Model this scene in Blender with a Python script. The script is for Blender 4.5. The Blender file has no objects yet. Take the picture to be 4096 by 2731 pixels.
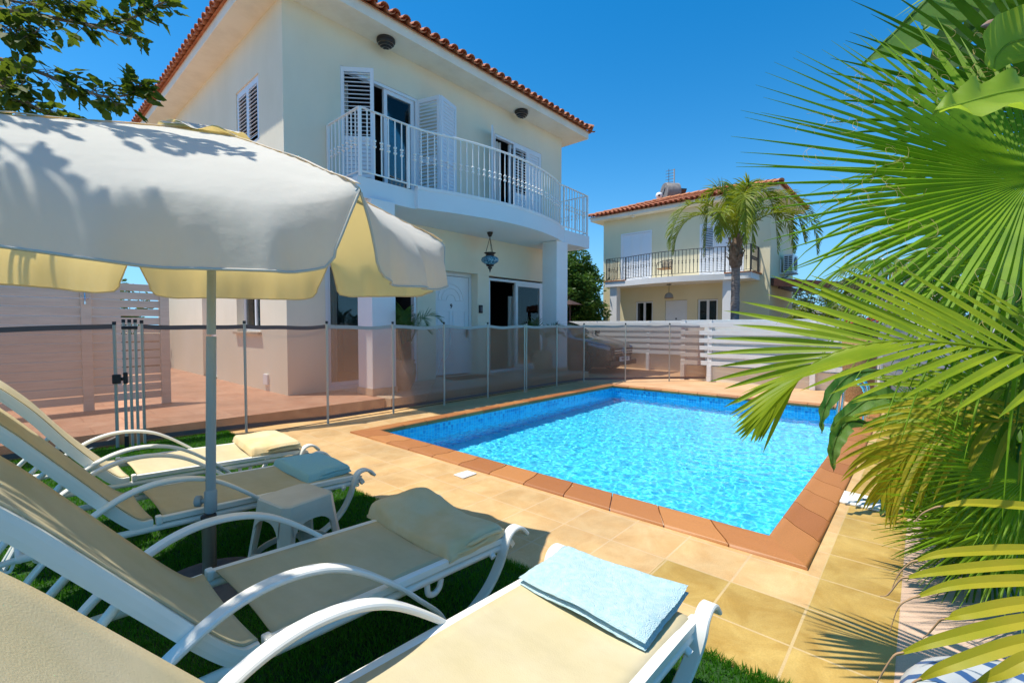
import bpy, math, random
import numpy as np
from mathutils import Vector, Matrix
random.seed(7); RNG = np.random.default_rng(7)
D = bpy.data; SC = bpy.context.scene; COL = SC.collection
V = Vector
# ------------------------------------------------------------------ camera, sky, sun, exposure
F_PX, CX, CY, CAM_H = 1842.0, 2048.0, 1365.5, 1.2
YAW, PITCH = math.atan2(1642, 1842), math.radians(-1.96)
FW = V((math.cos(YAW)*math.cos(PITCH), math.sin(YAW)*math.cos(PITCH), math.sin(PITCH)))
RT = V((math.sin(YAW), -math.cos(YAW), 0)); UP = RT.cross(FW)
CAM = V((0, 0, CAM_H))
cam = D.objects.new('camera', D.cameras.new('camera')); COL.objects.link(cam)
cam.data.lens = 36*F_PX/4096; cam.data.sensor_width = 36; cam.data.clip_start = .02; cam.data.clip_end = 2000
cam.matrix_world = Matrix(((RT.x, UP.x, -FW.x, 0), (RT.y, UP.y, -FW.y, 0), (RT.z, UP.z, -FW.z, CAM_H), (0, 0, 0, 1)))
SC.camera = cam
TO_SUN = V((-.255, .26, 1)).normalized()
w = D.worlds.new('World'); SC.world = w; w.use_nodes = True
nt = w.node_tree; bg = nt.nodes['Background']
sky = nt.nodes.new('ShaderNodeTexSky'); sky.sky_type = 'NISHITA'; sky.sun_disc = False
sky.sun_elevation = math.asin(TO_SUN.z); sky.sun_rotation = math.atan2(TO_SUN.x, TO_SUN.y)
sky.air_density = 1.0; sky.dust_density = .25; sky.ozone_density = 2.2
hs = nt.nodes.new('ShaderNodeHueSaturation'); hs.inputs['Saturation'].default_value = 1.45; hs.inputs['Hue'].default_value = .495; hs.inputs['Value'].default_value = .84
tcw = nt.nodes.new('ShaderNodeTexCoord'); sxw = nt.nodes.new('ShaderNodeSeparateXYZ'); cxw = nt.nodes.new('ShaderNodeCombineXYZ'); mxw = nt.nodes.new('ShaderNodeMath'); mxw.operation = 'SMOOTH_MAX'; mxw.inputs[1].default_value = .13; mxw.inputs[2].default_value = .2
nt.links.new(tcw.outputs['Generated'], sxw.inputs[0]); nt.links.new(sxw.outputs[0], cxw.inputs[0]); nt.links.new(sxw.outputs[1], cxw.inputs[1]); nt.links.new(sxw.outputs[2], mxw.inputs[0]); nt.links.new(mxw.outputs[0], cxw.inputs[2])
nt.links.new(cxw.outputs[0], sky.inputs['Vector']) if 'Vector' in sky.inputs else None
nt.links.new(sky.outputs[0], hs.inputs['Color']); nt.links.new(hs.outputs[0], bg.inputs[0])
bg.inputs[1].default_value = .15
sl = D.lights.new('sun', 'SUN'); so = D.objects.new('sun', sl); COL.objects.link(so)
sl.energy = 3.8; sl.angle = math.radians(.53); sl.color = (1, .94, .83)
so.rotation_euler = (-TO_SUN).to_track_quat('-Z', 'Y').to_euler(); so.location = (-6, 8, 25)
SC.view_settings.view_transform = 'Standard'; SC.view_settings.look = 'None'
SC.view_settings.gamma = 1; SC.view_settings.use_curve_mapping = False
SC.view_settings.exposure = .58
SC.render.engine = 'CYCLES'; SC.cycles.use_denoising = True
SC.cycles.max_bounces = 12; SC.cycles.transparent_max_bounces = 24; SC.cycles.diffuse_bounces = 5
SC.cycles.transmission_bounces = 8; SC.cycles.sample_clamp_indirect = 20

def at(x, y, d):                       # a point d metres ahead of the lens on the ray through a pixel
    return CAM + (FW + RT*((x-CX)/F_PX) - UP*((y-CY)/F_PX))*d

# ------------------------------------------------------------------ materials
def hexless(c): return (*c, 1)
def mat(name, col, rough=.6, col2=None, scale=6, detail=4, bump=0, bscale=40, metal=0, trans=None, tfac=.4, spec=.5, stretch=None, mixpos=(.35, .65), coat=0):
    m = D.materials.new(name); m.use_nodes = True; t = m.node_tree; n = t.nodes; L = t.links
    b = n['Principled BSDF']; b.inputs['Base Color'].default_value = hexless(col)
    b.inputs['Roughness'].default_value = rough; b.inputs['Metallic'].default_value = metal
    b.inputs['Specular IOR Level'].default_value = spec
    if coat: b.inputs['Coat Weight'].default_value = coat
    tc = n.new('ShaderNodeTexCoord'); src = tc.outputs['Object']
    if stretch:
        mp = n.new('ShaderNodeMapping'); mp.inputs['Scale'].default_value = stretch
        L.new(src, mp.inputs[0]); src = mp.outputs[0]
    if col2:
        no = n.new('ShaderNodeTexNoise'); no.inputs['Scale'].default_value = scale; no.inputs['Detail'].default_value = detail
        L.new(src, no.inputs['Vector'])
        r = n.new('ShaderNodeValToRGB'); r.color_ramp.elements[0].position = mixpos[0]; r.color_ramp.elements[1].position = mixpos[1]
        r.color_ramp.elements[0].color = hexless(col); r.color_ramp.elements[1].color = hexless(col2)
        L.new(no.outputs[0], r.inputs[0]); L.new(r.outputs[0], b.inputs['Base Color'])
    if bump:
        nb = n.new('ShaderNodeTexNoise'); nb.inputs['Scale'].default_value = bscale; nb.inputs['Detail'].default_value = 5
        L.new(src, nb.inputs['Vector'])
        bu = n.new('ShaderNodeBump'); bu.inputs['Strength'].default_value = bump; bu.inputs['Distance'].default_value = .01
        L.new(nb.outputs[0], bu.inputs['Height']); L.new(bu.outputs[0], b.inputs['Normal'])
    if trans:
        tr = n.new('ShaderNodeBsdfTranslucent'); tr.inputs[0].default_value = hexless(trans)
        mx = n.new('ShaderNodeMixShader'); mx.inputs[0].default_value = tfac
        L.new(b.outputs[0], mx.inputs[1]); L.new(tr.outputs[0], mx.inputs[2]); L.new(mx.outputs[0], n['Material Output'].inputs[0])
    return m

def tile_mat(name, c1, c2, grout, size, off=(0, 0), gw=.006, rough=.45, mott=5, bump=.25, rows=0):
    """square tiles laid on the ground: grid grout, per-tile tint and cloudy mottling"""
    m = D.materials.new(name); m.use_nodes = True; t = m.node_tree; n = t.nodes; L = t.links
    b = n['Principled BSDF']; b.inputs['Roughness'].default_value = rough; b.inputs['Specular IOR Level'].default_value = .3
    tc = n.new('ShaderNodeTexCoord'); mp = n.new('ShaderNodeMapping'); mp.inputs['Location'].default_value = (-off[0], -off[1], 0)
    L.new(tc.outputs['Object'], mp.inputs[0])
    br = n.new('ShaderNodeTexBrick'); br.offset = rows; br.squash = 1
    br.inputs['Color1'].default_value = (0, 0, 0, 1); br.inputs['Color2'].default_value = (1, 1, 1, 1); br.inputs['Mortar'].default_value = (.5, .5, .5, 1)
    br.inputs['Scale'].default_value = 1; br.inputs['Brick Width'].default_value = size[0]; br.inputs['Row Height'].default_value = size[1]
    br.inputs['Mortar Size'].default_value = gw; br.inputs['Mortar Smooth'].default_value = .2
    L.new(mp.outputs[0], br.inputs[0])
    no = n.new('ShaderNodeTexNoise'); no.inputs['Scale'].default_value = mott; no.inputs['Detail'].default_value = 8; no.inputs['Roughness'].default_value = .65; no.inputs['Distortion'].default_value = .6
    ad = n.new('ShaderNodeVectorMath'); ad.operation = 'MULTIPLY_ADD'; ad.inputs[1].default_value = (7, 7, 7)
    L.new(br.outputs[0], ad.inputs[0]); L.new(tc.outputs['Object'], ad.inputs[2]); L.new(ad.outputs[0], no.inputs['Vector'])
    r = n.new('ShaderNodeValToRGB'); r.color_ramp.elements[0].position = .36; r.color_ramp.elements[1].position = .66
    r.color_ramp.elements[0].color = hexless(c1); r.color_ramp.elements[1].color = hexless(c2); L.new(no.outputs[0], r.inputs[0])
    hv = n.new('ShaderNodeHueSaturation'); mr = n.new('ShaderNodeMapRange'); mr.inputs[3].default_value = .93; mr.inputs[4].default_value = 1.05
    L.new(br.outputs[0], mr.inputs[0]); L.new(mr.outputs[0], hv.inputs['Value']); L.new(r.outputs[0], hv.inputs['Color'])
    mx = n.new('ShaderNodeMixRGB'); mx.inputs[2].default_value = hexless(grout); L.new(br.outputs['Fac'], mx.inputs[0]); L.new(hv.outputs[0], mx.inputs[1])
    st = n.new('ShaderNodeTexNoise'); st.inputs['Scale'].default_value = 1.7; st.inputs['Detail'].default_value = 9; st.inputs['Roughness'].default_value = .7; L.new(tc.outputs['Object'], st.inputs['Vector'])
    sr = n.new('ShaderNodeMapRange'); sr.inputs[1].default_value = .35; sr.inputs[2].default_value = .62; sr.inputs[3].default_value = .80; sr.inputs[4].default_value = 1.04; L.new(st.outputs[0], sr.inputs[0])
    sp = n.new('ShaderNodeTexNoise'); sp.inputs['Scale'].default_value = 160; sp.inputs['Detail'].default_value = 2; L.new(tc.outputs['Object'], sp.inputs['Vector'])
    s3_ = n.new('ShaderNodeMapRange'); s3_.inputs[1].default_value = .25; s3_.inputs[2].default_value = .75; s3_.inputs[3].default_value = .9; s3_.inputs[4].default_value = 1.1; L.new(sp.outputs[0], s3_.inputs[0])
    mm = n.new('ShaderNodeMath'); mm.operation = 'MULTIPLY'; L.new(sr.outputs[0], mm.inputs[0]); L.new(s3_.outputs[0], mm.inputs[1])
    h2 = n.new('ShaderNodeHueSaturation'); L.new(mm.outputs[0], h2.inputs['Value']); L.new(mx.outputs[0], h2.inputs['Color'])
    L.new(h2.outputs[0], b.inputs['Base Color'])
    bu = n.new('ShaderNodeBump'); bu.inputs['Strength'].default_value = bump; bu.inputs['Distance'].default_value = .004; bu.invert = True
    s2 = n.new('ShaderNodeMath'); s2.operation = 'MULTIPLY_ADD'; s2.inputs[1].default_value = .3; L.new(no.outputs[0], s2.inputs[0]); L.new(br.outputs['Fac'], s2.inputs[2])
    L.new(s2.outputs[0], bu.inputs['Height']); L.new(bu.outputs[0], b.inputs['Normal'])
    return m

M = {}
M['wall'] = mat('cream_plaster', (.81, .735, .56), .85, (.85, .775, .61), .9, 6, .12, 120, spec=.2)
M['soffit'] = mat('bounce_tinted_white', (.84, .79, .67), .8, (.86, .82, .71), 2, 4, .06, 90, spec=.2)  # white; the warm tint puts light bounced off the patio into the colour
M['white'] = mat('white_metal', (.88, .87, .84), .4, (.83, .82, .79), 3)
M['whitewood'] = mat('white_painted_boards', (.80, .67, .52), .6, (.73, .60, .46), 3, 6, .15, 30, stretch=(1, 1, 14))
M['alu'] = mat('white_aluminium', (.78, .80, .82), .3)
M['column'] = mat('white_render', (.80, .80, .80), .8, (.84, .83, .82), 2, 4, .08, 90, spec=.2)
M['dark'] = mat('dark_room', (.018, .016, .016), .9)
M['darkobj'] = mat('dim_furnishing', (.045, .04, .04), .8)
M['terra'] = mat('roof_tile_clay', (.40, .12, .05), .8, (.52, .20, .09), 9, 5, .3, 60)
M['terra2'] = mat('ridge_clay', (.55, .22, .09), .8, (.42, .14, .06), 9, 5, .3, 60)
M['patio'] = tile_mat('stamped_concrete', (.52, .26, .155), (.63, .37, .24), (.42, .20, .12), (.62, .40), (0, 0), .005, .5, 4, .35, .5)
M['porch'] = tile_mat('porch_tile', (.55, .40, .26), (.64, .49, .34), (.62, .50, .38), (.33, .33), (.1, .02), .004, .3, 4, .2)
M['peach'] = tile_mat('peach_tile', (.60, .36, .145), (.69, .47, .225), (.66, .46, .25), (.3127, .3175), (2.268-.3127*9, .328), .0055, .4, 5)
M['khaki'] = tile_mat('khaki_tile', (.42, .255, .055), (.56, .385, .115), (.58, .42, .20), (.3127, .3065), (2.268-.3127*9, .341-.3065*3), .0055, .4, 5)
M['pink'] = tile_mat('pink_tile', (.62, .42, .29), (.68, .48, .35), (.60, .42, .30), (.52, .52), (2.0, .045-.52*5), .005, .45, 5)
M['concrete'] = mat('tan_concrete', (.55, .31, .15), .75, (.63, .39, .21), 2.2, 8, .2, 50)
M['coping'] = None
M['soil'] = mat('soil', (.10, .065, .04), .95, (.05, .03, .02), 14, 8, .8, 30)
M['earth'] = mat('earth', (.28, .20, .13), .95, (.36, .28, .18), .6, 8, .3, 4)
M['turfbase'] = mat('turf_backing', (.012, .045, .006), .95, (.02, .07, .01), 30)
M['frame'] = mat('lounger_white', (.88, .85, .76), .32, (.84, .81, .72), 5, 3)
M['sling'] = mat('beige_sling', (.63, .53, .31), .75, (.69, .59, .38), 5, 8, .15, 260, trans=(.5, .4, .22), tfac=.12, spec=.25)
M['grey'] = mat('pole_grey', (.36, .40, .40), .4)
M['steel'] = mat('stained_steel', (.34, .27, .20), .35, (.15, .11, .08), 9, 6, metal=.45, stretch=(1, 1, .15))
M['blackp'] = mat('black_plastic', (.012, .012, .014), .5)
M['basegrey'] = mat('base_grey', (.085, .085, .095), .6, (.11, .11, .12), 20)
M['canopy'] = mat('canopy_fabric', (.91, .89, .81), .9, (.88, .86, .78), 1.6, 6, .35, 14, trans=(.86, .62, .20), tfac=.40, spec=.1)
M['hem'] = mat('hem_tape', (.62, .56, .46), .9)
M['plastic'] = mat('stool_plastic', (.66, .60, .49), .42, (.58, .51, .40), 6, 6)
M['aqua'] = mat('aqua_terry', (.42, .80, .82), .97, (.52, .86, .87), 160, 3, 1.0, 420, spec=.05)
M['cream'] = mat('cream_terry', (.82, .62, .32), .97, (.87, .70, .42), 9, 6, .7, 380, spec=.05)
M['aqua2'] = mat('pale_aqua_terry', (.55, .80, .84), .97, (.70, .89, .91), 45, 4, 1.0, 330, spec=.05)
M['clay'] = mat('sandy_pottery', (.42, .28, .17), .8, (.50, .36, .24), 6, 6, .2, 40)
M['iron'] = mat('black_iron', (.02, .02, .02), .5)
M['carpaint'] = mat('dark_brown_paint', (.022, .014, .012), .18, coat=1)
M['bluepaint'] = mat('blue_paint', (.05, .12, .30), .2, coat=1)
M['tyre'] = mat('tyre_rubber', (.012, .012, .012), .9)
M['rim'] = mat('alloy', (.35, .35, .36), .3, metal=.9)
M['chrome'] = mat('chrome', (.7, .7, .72), .15, metal=1)
M['darkwood'] = mat('dark_stained_wood', (.055, .018, .012), .6, (.10, .035, .02), 5, 6, .2, 20)
M['wicker'] = mat('wicker', (.42, .24, .10), .8, (.25, .13, .05), 60, 2, .6, 90)
M['bark'] = mat('palm_bark', (.16, .125, .105), .95, (.30, .26, .23), 10, 7, .6, 30, stretch=(1, 1, 4))
M['oakbark'] = mat('branch_bark', (.17, .11, .07), .9, (.25, .18, .12), 30)
M['red'] = mat('red_petals', (.55, .03, .03), .7)
M['tank'] = mat('weathered_tank', (.16, .145, .13), .6, (.30, .27, .24), 5, 6)
M['panel'] = mat('solar_panel', (.05, .05, .055), .25)
def streak(m, lo=.90, sc=(5, 5, .35)):
    t = m.node_tree; n = t.nodes; L = t.links; b = n['Principled BSDF']; l = b.inputs['Base Color'].links[0]; src = l.from_socket
    tc = n.new('ShaderNodeTexCoord'); mp = n.new('ShaderNodeMapping'); mp.inputs['Scale'].default_value = sc; L.new(tc.outputs['Object'], mp.inputs[0])
    no = n.new('ShaderNodeTexNoise'); no.inputs['Scale'].default_value = 1; no.inputs['Detail'].default_value = 7; no.inputs['Roughness'].default_value = .7; L.new(mp.outputs[0], no.inputs['Vector'])
    mr = n.new('ShaderNodeMapRange'); mr.inputs[1].default_value = .33; mr.inputs[2].default_value = .55; mr.inputs[3].default_value = lo; mr.inputs[4].default_value = 1.0; L.new(no.outputs[0], mr.inputs[0])
    h = n.new('ShaderNodeHueSaturation'); L.new(mr.outputs[0], h.inputs['Value']); L.new(src, h.inputs['Color']); L.new(h.outputs[0], b.inputs['Base Color'])
streak(M['wall'], .955, (1.1, 1.1, .4)); streak(M['column'], .96, (1.1, 1.1, .4)); streak(M['soffit'], .92, (2, 2, 2)); streak(M['canopy'], .95, (3, 3, 3)); streak(M['sling'], .90, (6, 2, 2)); streak(M['whitewood'], .85, (1.5, 1.5, 9)); streak(M['fencew'], .88, (1.5, 1.5, 9)) if 'fencew' in M else None
def leafmat(name, c, c2, tr, tf=.42, rough=.42, scale=7): return mat(name, c, rough+.08, c2, scale, 4, trans=tr, tfac=tf, spec=.25)
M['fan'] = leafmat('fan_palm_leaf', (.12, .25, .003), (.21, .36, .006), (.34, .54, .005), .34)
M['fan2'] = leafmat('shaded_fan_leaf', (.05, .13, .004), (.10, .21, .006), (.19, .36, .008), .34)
M['feather'] = leafmat('feather_palm_leaf', (.17, .27, .010), (.28, .36, .015), (.42, .52, .015))
M['yellowf'] = leafmat('yellowing_palm_leaf', (.30, .29, .010), (.42, .34, .02), (.55, .46, .02))
M['areca'] = leafmat('yellow_green_strap', (.36, .36, .018), (.47, .40, .03), (.50, .46, .02))
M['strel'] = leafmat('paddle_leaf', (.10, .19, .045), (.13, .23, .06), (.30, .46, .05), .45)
M['strelb'] = leafmat('lit_paddle_leaf', (.26, .40, .035), (.32, .45, .05), (.50, .66, .05), .5)  # brighter copy of the paddle leaf with the sunlight put into its colour
M['streld'] = leafmat('shaded_paddle_leaf', (.04, .085, .02), (.06, .12, .03), (.10, .2, .03))  # darker copy of the same leaf, shade of the back leaves in the colour
M['oak'] = leafmat('oak_leaf', (.038, .075, .008), (.07, .115, .012), (.20, .28, .02), .33, .55)
M['bush'] = leafmat('bush_leaf', (.03, .085, .012), (.07, .15, .02), (.12, .24, .03), .3)
M['bushy'] = leafmat('yellow_bush_leaf', (.14, .20, .02), (.24, .28, .03), (.34, .40, .04), .3)
M['olive'] = leafmat('olive_leaf', (.10, .13, .06), (.14, .17, .09), (.16, .2, .08), .3)
M['queen'] = leafmat('queen_palm_leaf', (.14, .21, .012), (.24, .27, .02), (.34, .40, .02), .3)
M['dry'] = mat('dry_tip', (.45, .27, .14), .8)

def glass_mat():
    m = D.materials.new('window_glass'); m.use_nodes = True; t = m.node_tree; n = t.nodes; L = t.links
    n.remove(n['Principled BSDF']); fr = n.new('ShaderNodeFresnel'); fr.inputs[0].default_value = 1.55
    tr = n.new('ShaderNodeBsdfTransparent'); tr.inputs[0].default_value = (.90, .93, .92, 1)
    gl = n.new('ShaderNodeBsdfGlossy'); gl.inputs['Roughness'].default_value = .02
    mx = n.new('ShaderNodeMixShader'); L.new(fr.outputs[0], mx.inputs[0]); L.new(tr.outputs[0], mx.inputs[1]); L.new(gl.outputs[0], mx.inputs[2])
    L.new(mx.outputs[0], n['Material Output'].inputs[0]); return m
M['glass'] = glass_mat()
def mesh_mat():
    """fine woven safety mesh: see-through face on, closing up as it is seen edge on"""
    m = D.materials.new('woven_mesh'); m.use_nodes = True; t = m.node_tree; n = t.nodes; L = t.links
    b = n['Principled BSDF']; b.inputs['Base Color'].default_value = (.44, .235, .145, 1); b.inputs['Roughness'].default_value = .7
    tl = n.new('ShaderNodeBsdfTranslucent'); tl.inputs[0].default_value = (.55, .31, .20, 1)
    m1 = n.new('ShaderNodeMixShader'); m1.inputs[0].default_value = .45; L.new(b.outputs[0], m1.inputs[1]); L.new(tl.outputs[0], m1.inputs[2])
    lw = n.new('ShaderNodeLayerWeight'); lw.inputs[0].default_value = .5
    mr = n.new('ShaderNodeMapRange'); mr.inputs[1].default_value = .2; mr.inputs[2].default_value = .85; mr.inputs[3].default_value = .50; mr.inputs[4].default_value = .93
    L.new(lw.outputs['Facing'], mr.inputs[0])
    tr = n.new('ShaderNodeBsdfTransparent'); m2 = n.new('ShaderNodeMixShader')
    L.new(mr.outputs[0], m2.inputs[0]); L.new(tr.outputs[0], m2.inputs[1]); L.new(m1.outputs[0], m2.inputs[2]); L.new(m2.outputs[0], n['Material Output'].inputs[0])
    return m
M['mesh'] = mesh_mat()
def coping_mat():
    m = D.materials.new('terracotta_coping'); m.use_nodes = True; t = m.node_tree; n = t.nodes; L = t.links
    b = n['Principled BSDF']; b.inputs['Roughness'].default_value = .5
    g = n.new('ShaderNodeNewGeometry'); r = n.new('ShaderNodeValToRGB')
    r.color_ramp.elements[0].color = (.33, .115, .03, 1); r.color_ramp.elements[1].color = (.47, .195, .055, 1)
    L.new(g.outputs['Random Per Island'], r.inputs[0])
    no = n.new('ShaderNodeTexNoise'); no.inputs['Scale'].default_value = 220; no.inputs['Detail'].default_value = 4
    tc = n.new('ShaderNodeTexCoord'); L.new(tc.outputs['Object'], no.inputs['Vector'])
    mx = n.new('ShaderNodeMixRGB'); mx.blend_type = 'OVERLAY'; mx.inputs[0].default_value = .35
    L.new(r.outputs[0], mx.inputs[1]); L.new(no.outputs[0], mx.inputs[2]); L.new(mx.outputs[0], b.inputs['Base Color'])
    bu = n.new('ShaderNodeBump'); bu.inputs['Strength'].default_value = .2; bu.inputs['Distance'].default_value = .004; L.new(no.outputs[0], bu.inputs['Height']); L.new(bu.outputs[0], b.inputs['Normal'])
    return m
M['coping'] = coping_mat()
def mosaic_mat(name, a, bcol, c, grout, axis):
    m = D.materials.new(name); m.use_nodes = True; t = m.node_tree; n = t.nodes; L = t.links
    b = n['Principled BSDF']; b.inputs['Roughness'].default_value = .25
    tc = n.new('ShaderNodeTexCoord'); sx = n.new('ShaderNodeSeparateXYZ'); cb = n.new('ShaderNodeCombineXYZ'); L.new(tc.outputs['Object'], sx.inputs[0])
    for k, s in enumerate(axis): L.new(sx.outputs[s], cb.inputs[k])
    sc = n.new('ShaderNodeVectorMath'); sc.operation = 'SCALE'; sc.inputs['Scale'].default_value = 1/.045; L.new(cb.outputs[0], sc.inputs[0])
    fl = n.new('ShaderNodeVectorMath'); fl.operation = 'FLOOR'; L.new(sc.outputs[0], fl.inputs[0])
    wn = n.new('ShaderNodeTexWhiteNoise'); wn.noise_dimensions = '2D'; L.new(fl.outputs[0], wn.inputs['Vector'])
    r = n.new('ShaderNodeValToRGB'); e = r.color_ramp.elements; e[0].color = hexless(a); e[1].color = hexless(c); e.new(.5).color = hexless(bcol)
    L.new(wn.outputs[0], r.inputs[0])
    fr = n.new('ShaderNodeVectorMath'); fr.operation = 'FRACTION'; L.new(sc.outputs[0], fr.inputs[0])
    s2 = n.new('ShaderNodeSeparateXYZ'); L.new(fr.outputs[0], s2.inputs[0])
    mn = n.new('ShaderNodeMath'); mn.operation = 'MINIMUM'; L.new(s2.outputs[0], mn.inputs[0]); L.new(s2.outputs[1], mn.inputs[1])
    lt = n.new('ShaderNodeMath'); lt.operation = 'LESS_THAN'; lt.inputs[1].default_value = .09; L.new(mn.outputs[0], lt.inputs[0])
    mx = n.new('ShaderNodeMixRGB'); mx.inputs[2].default_value = hexless(grout); L.new(lt.outputs[0], mx.inputs[0]); L.new(r.outputs[0], mx.inputs[1])
    L.new(mx.outputs[0], b.inputs['Base Color']); return m
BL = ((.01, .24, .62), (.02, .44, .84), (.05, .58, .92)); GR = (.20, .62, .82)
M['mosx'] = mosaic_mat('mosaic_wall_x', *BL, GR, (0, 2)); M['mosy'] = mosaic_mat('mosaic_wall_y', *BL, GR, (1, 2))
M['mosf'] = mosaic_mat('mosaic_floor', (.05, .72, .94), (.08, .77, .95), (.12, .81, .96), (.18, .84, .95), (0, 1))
def water_mat():
    m = D.materials.new('pool_water'); m.use_nodes = True; t = m.node_tree; n = t.nodes; L = t.links
    b = n['Principled BSDF']; b.inputs['Base Color'].default_value = (.95, 1, 1, 1); b.inputs['Roughness'].default_value = 0
    b.inputs['IOR'].default_value = 1.33; b.inputs['Transmission Weight'].default_value = 1
    return m
M['water'] = water_mat()

# ------------------------------------------------------------------ mesh builder
class MB:
    def __init__(s): s.v = []; s.f = []; s.mi = []; s.sm = []
    def add(s, vs, fs, mi=0, sm=False):
        o = len(s.v); s.v += [tuple(p) for p in vs]
        for f in fs: s.f.append([i+o for i in f]); s.mi.append(mi); s.sm.append(sm)
        return s
    def box(s, x0, x1, y0, y1, z0, z1, mi=0):
        return s.add([(x0,y0,z0),(x1,y0,z0),(x1,y1,z0),(x0,y1,z0),(x0,y0,z1),(x1,y0,z1),(x1,y1,z1),(x0,y1,z1)],
                     [(3,2,1,0),(4,5,6,7),(0,1,5,4),(1,2,6,5),(2,3,7,6),(3,0,4,7)], mi)
    def obb(s, c, a, b, d, mi=0):
        c, a, b, d = V(c), V(a), V(b), V(d)
        p = [c-a-b-d, c+a-b-d, c+a+b-d, c-a+b-d, c-a-b+d, c+a-b+d, c+a+b+d, c-a+b+d]
        fl = a.cross(b).dot(d) > 0
        fs = [(3,2,1,0),(4,5,6,7),(0,1,5,4),(1,2,6,5),(2,3,7,6),(3,0,4,7)]
        return s.add(p, fs if fl else [f[::-1] for f in fs], mi)
    def quad(s, a, b, c, d, mi=0): return s.add([a, b, c, d], [(0,1,2,3)], mi)
    def tube(s, pts, r, n=8, mi=0, caps=True, flat=None):
        pts = [V(p) for p in pts]; k = len(pts); rr = r if isinstance(r, (list, tuple)) else [r]*k
        T = [(pts[min(i+1, k-1)]-pts[max(i-1, 0)]).normalized() for i in range(k)]
        u = T[0].orthogonal().normalized() if flat is None else V(flat)
        vs = []
        for i in range(k):
            u = (u-T[i]*u.dot(T[i])); u = u.normalized() if u.length > 1e-6 else T[i].orthogonal().normalized()
            q = T[i].cross(u)
            for j in range(n):
                a = 2*math.pi*j/n; vs.append(pts[i]+(u*math.cos(a)+q*math.sin(a))*rr[i])
        fs = [(i*n+j, i*n+(j+1)%n, (i+1)*n+(j+1)%n, (i+1)*n+j) for i in range(k-1) for j in range(n)]
        s.add(vs, fs, mi, True)
        if caps:
            s.add(vs[:n], [tuple(range(n))[::-1]], mi); s.add(vs[-n:], [tuple(range(n))], mi)
        return s
    def strip(s, pts, wd, w, t, mi=0):
        """flat bar bent along pts; wd: width direction(s), w width, t thickness; rounded edges"""
        pts = [V(p) for p in pts]; k = len(pts); wd = V(wd).normalized(); vs = []
        prof = [(-.5, -.2), (-.42, -.5), (.42, -.5), (.5, -.2), (.5, .2), (.42, .5), (-.42, .5), (-.5, .2)]
        for i in range(k):
            T = (pts[min(i+1, k-1)]-pts[max(i-1, 0)]).normalized(); q = (wd-T*wd.dot(T)).normalized(); nn = T.cross(q)
            for a, b in prof: vs.append(pts[i]+q*(a*w)+nn*(b*t))
        n = 8
        for j in range(n):
            jj = (j+1) % n; s.add([vs[i*n+u] for i in range(k) for u in (j, jj)], [(2*i, 2*i+1, 2*i+3, 2*i+2) for i in range(k-1)], mi, True)
        s.add(vs[:n], [tuple(range(n))[::-1]], mi); s.add(vs[-n:], [tuple(range(n))], mi); return s
    def lathe(s, prof, c, n=24, mi=0, sm=True):
        c = V(c); k = len(prof); vs = [(c.x+r*math.cos(2*math.pi*j/n), c.y+r*math.sin(2*math.pi*j/n), c.z+z) for r, z in prof for j in range(n)]
        fs = [(i*n+j, i*n+(j+1)%n, (i+1)*n+(j+1)%n, (i+1)*n+j) for i in range(k-1) for j in range(n)]
        s.add(vs, fs, mi, sm)
        s.add(vs[:n], [tuple(range(n))[::-1]], mi); s.add(vs[-n:], [tuple(range(n))], mi); return s
    def prism(s, poly, z0, z1, mi=0, top=None):
        n = len(poly); vs = [(x, y, z0) for x, y in poly]+[(x, y, z1) for x, y in poly]
        s.add(vs, [tuple(range(n))[::-1]], mi); s.add(vs, [tuple(range(n, 2*n))], mi if top is None else top)
        return s.add(vs, [(i, (i+1)%n, n+(i+1)%n, n+i) for i in range(n)], mi)
    def grid(s, fn, nu, nv, mi=0, sm=True):
        vs = [fn(i/nu, j/nv) for j in range(nv+1) for i in range(nu+1)]
        return s.add(vs, [(j*(nu+1)+i, j*(nu+1)+i+1, (j+1)*(nu+1)+i+1, (j+1)*(nu+1)+i) for j in range(nv) for i in range(nu)], mi, sm)
    def build(s, name, mats, parent=None, bevel=0):
        me = D.meshes.new(name); L = WL.get(parent.name, V((0,0,0))) if parent else V((0,0,0))
        vs = [(p[0]-L.x, p[1]-L.y, p[2]-L.z) for p in s.v] if L.length else s.v
        me.from_pydata(vs, [], s.f)
        for m in (mats if isinstance(mats, (list, tuple)) else [mats]): me.materials.append(m)
        me.polygons.foreach_set('material_index', s.mi); me.polygons.foreach_set('use_smooth', s.sm); me.update()
        o = D.objects.new(name, me); COL.objects.link(o)
        if parent: o.parent = parent; WL[o.name] = L
        if bevel:
            b = o.modifiers.new('bevel', 'BEVEL'); b.width = bevel; b.segments = 2; b.limit_method = 'ANGLE'; b.angle_limit = math.radians(50)
        return o
WL = {}
def fast(name, verts, faces, m, parent=None, smooth=False):
    """big numpy mesh; faces (n,3) or (n,4)"""
    me = D.meshes.new(name); verts = np.asarray(verts, np.float32); faces = np.asarray(faces, np.int32); k = faces.shape[1]
    if parent:
        L = WL.get(parent.name, V((0,0,0))); verts = verts-np.array(L, np.float32)
    me.vertices.add(len(verts)); me.vertices.foreach_set('co', verts.ravel())
    me.loops.add(faces.size); me.loops.foreach_set('vertex_index', faces.ravel())
    me.polygons.add(len(faces)); me.polygons.foreach_set('loop_start', np.arange(0, faces.size, k, dtype=np.int32))
    if smooth: me.polygons.foreach_set('use_smooth', np.ones(len(faces), bool))
    me.materials.append(m); me.update(calc_edges=True); me.validate()
    o = D.objects.new(name, me); COL.objects.link(o)
    if parent: o.parent = parent; WL[o.name] = L
    return o
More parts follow.
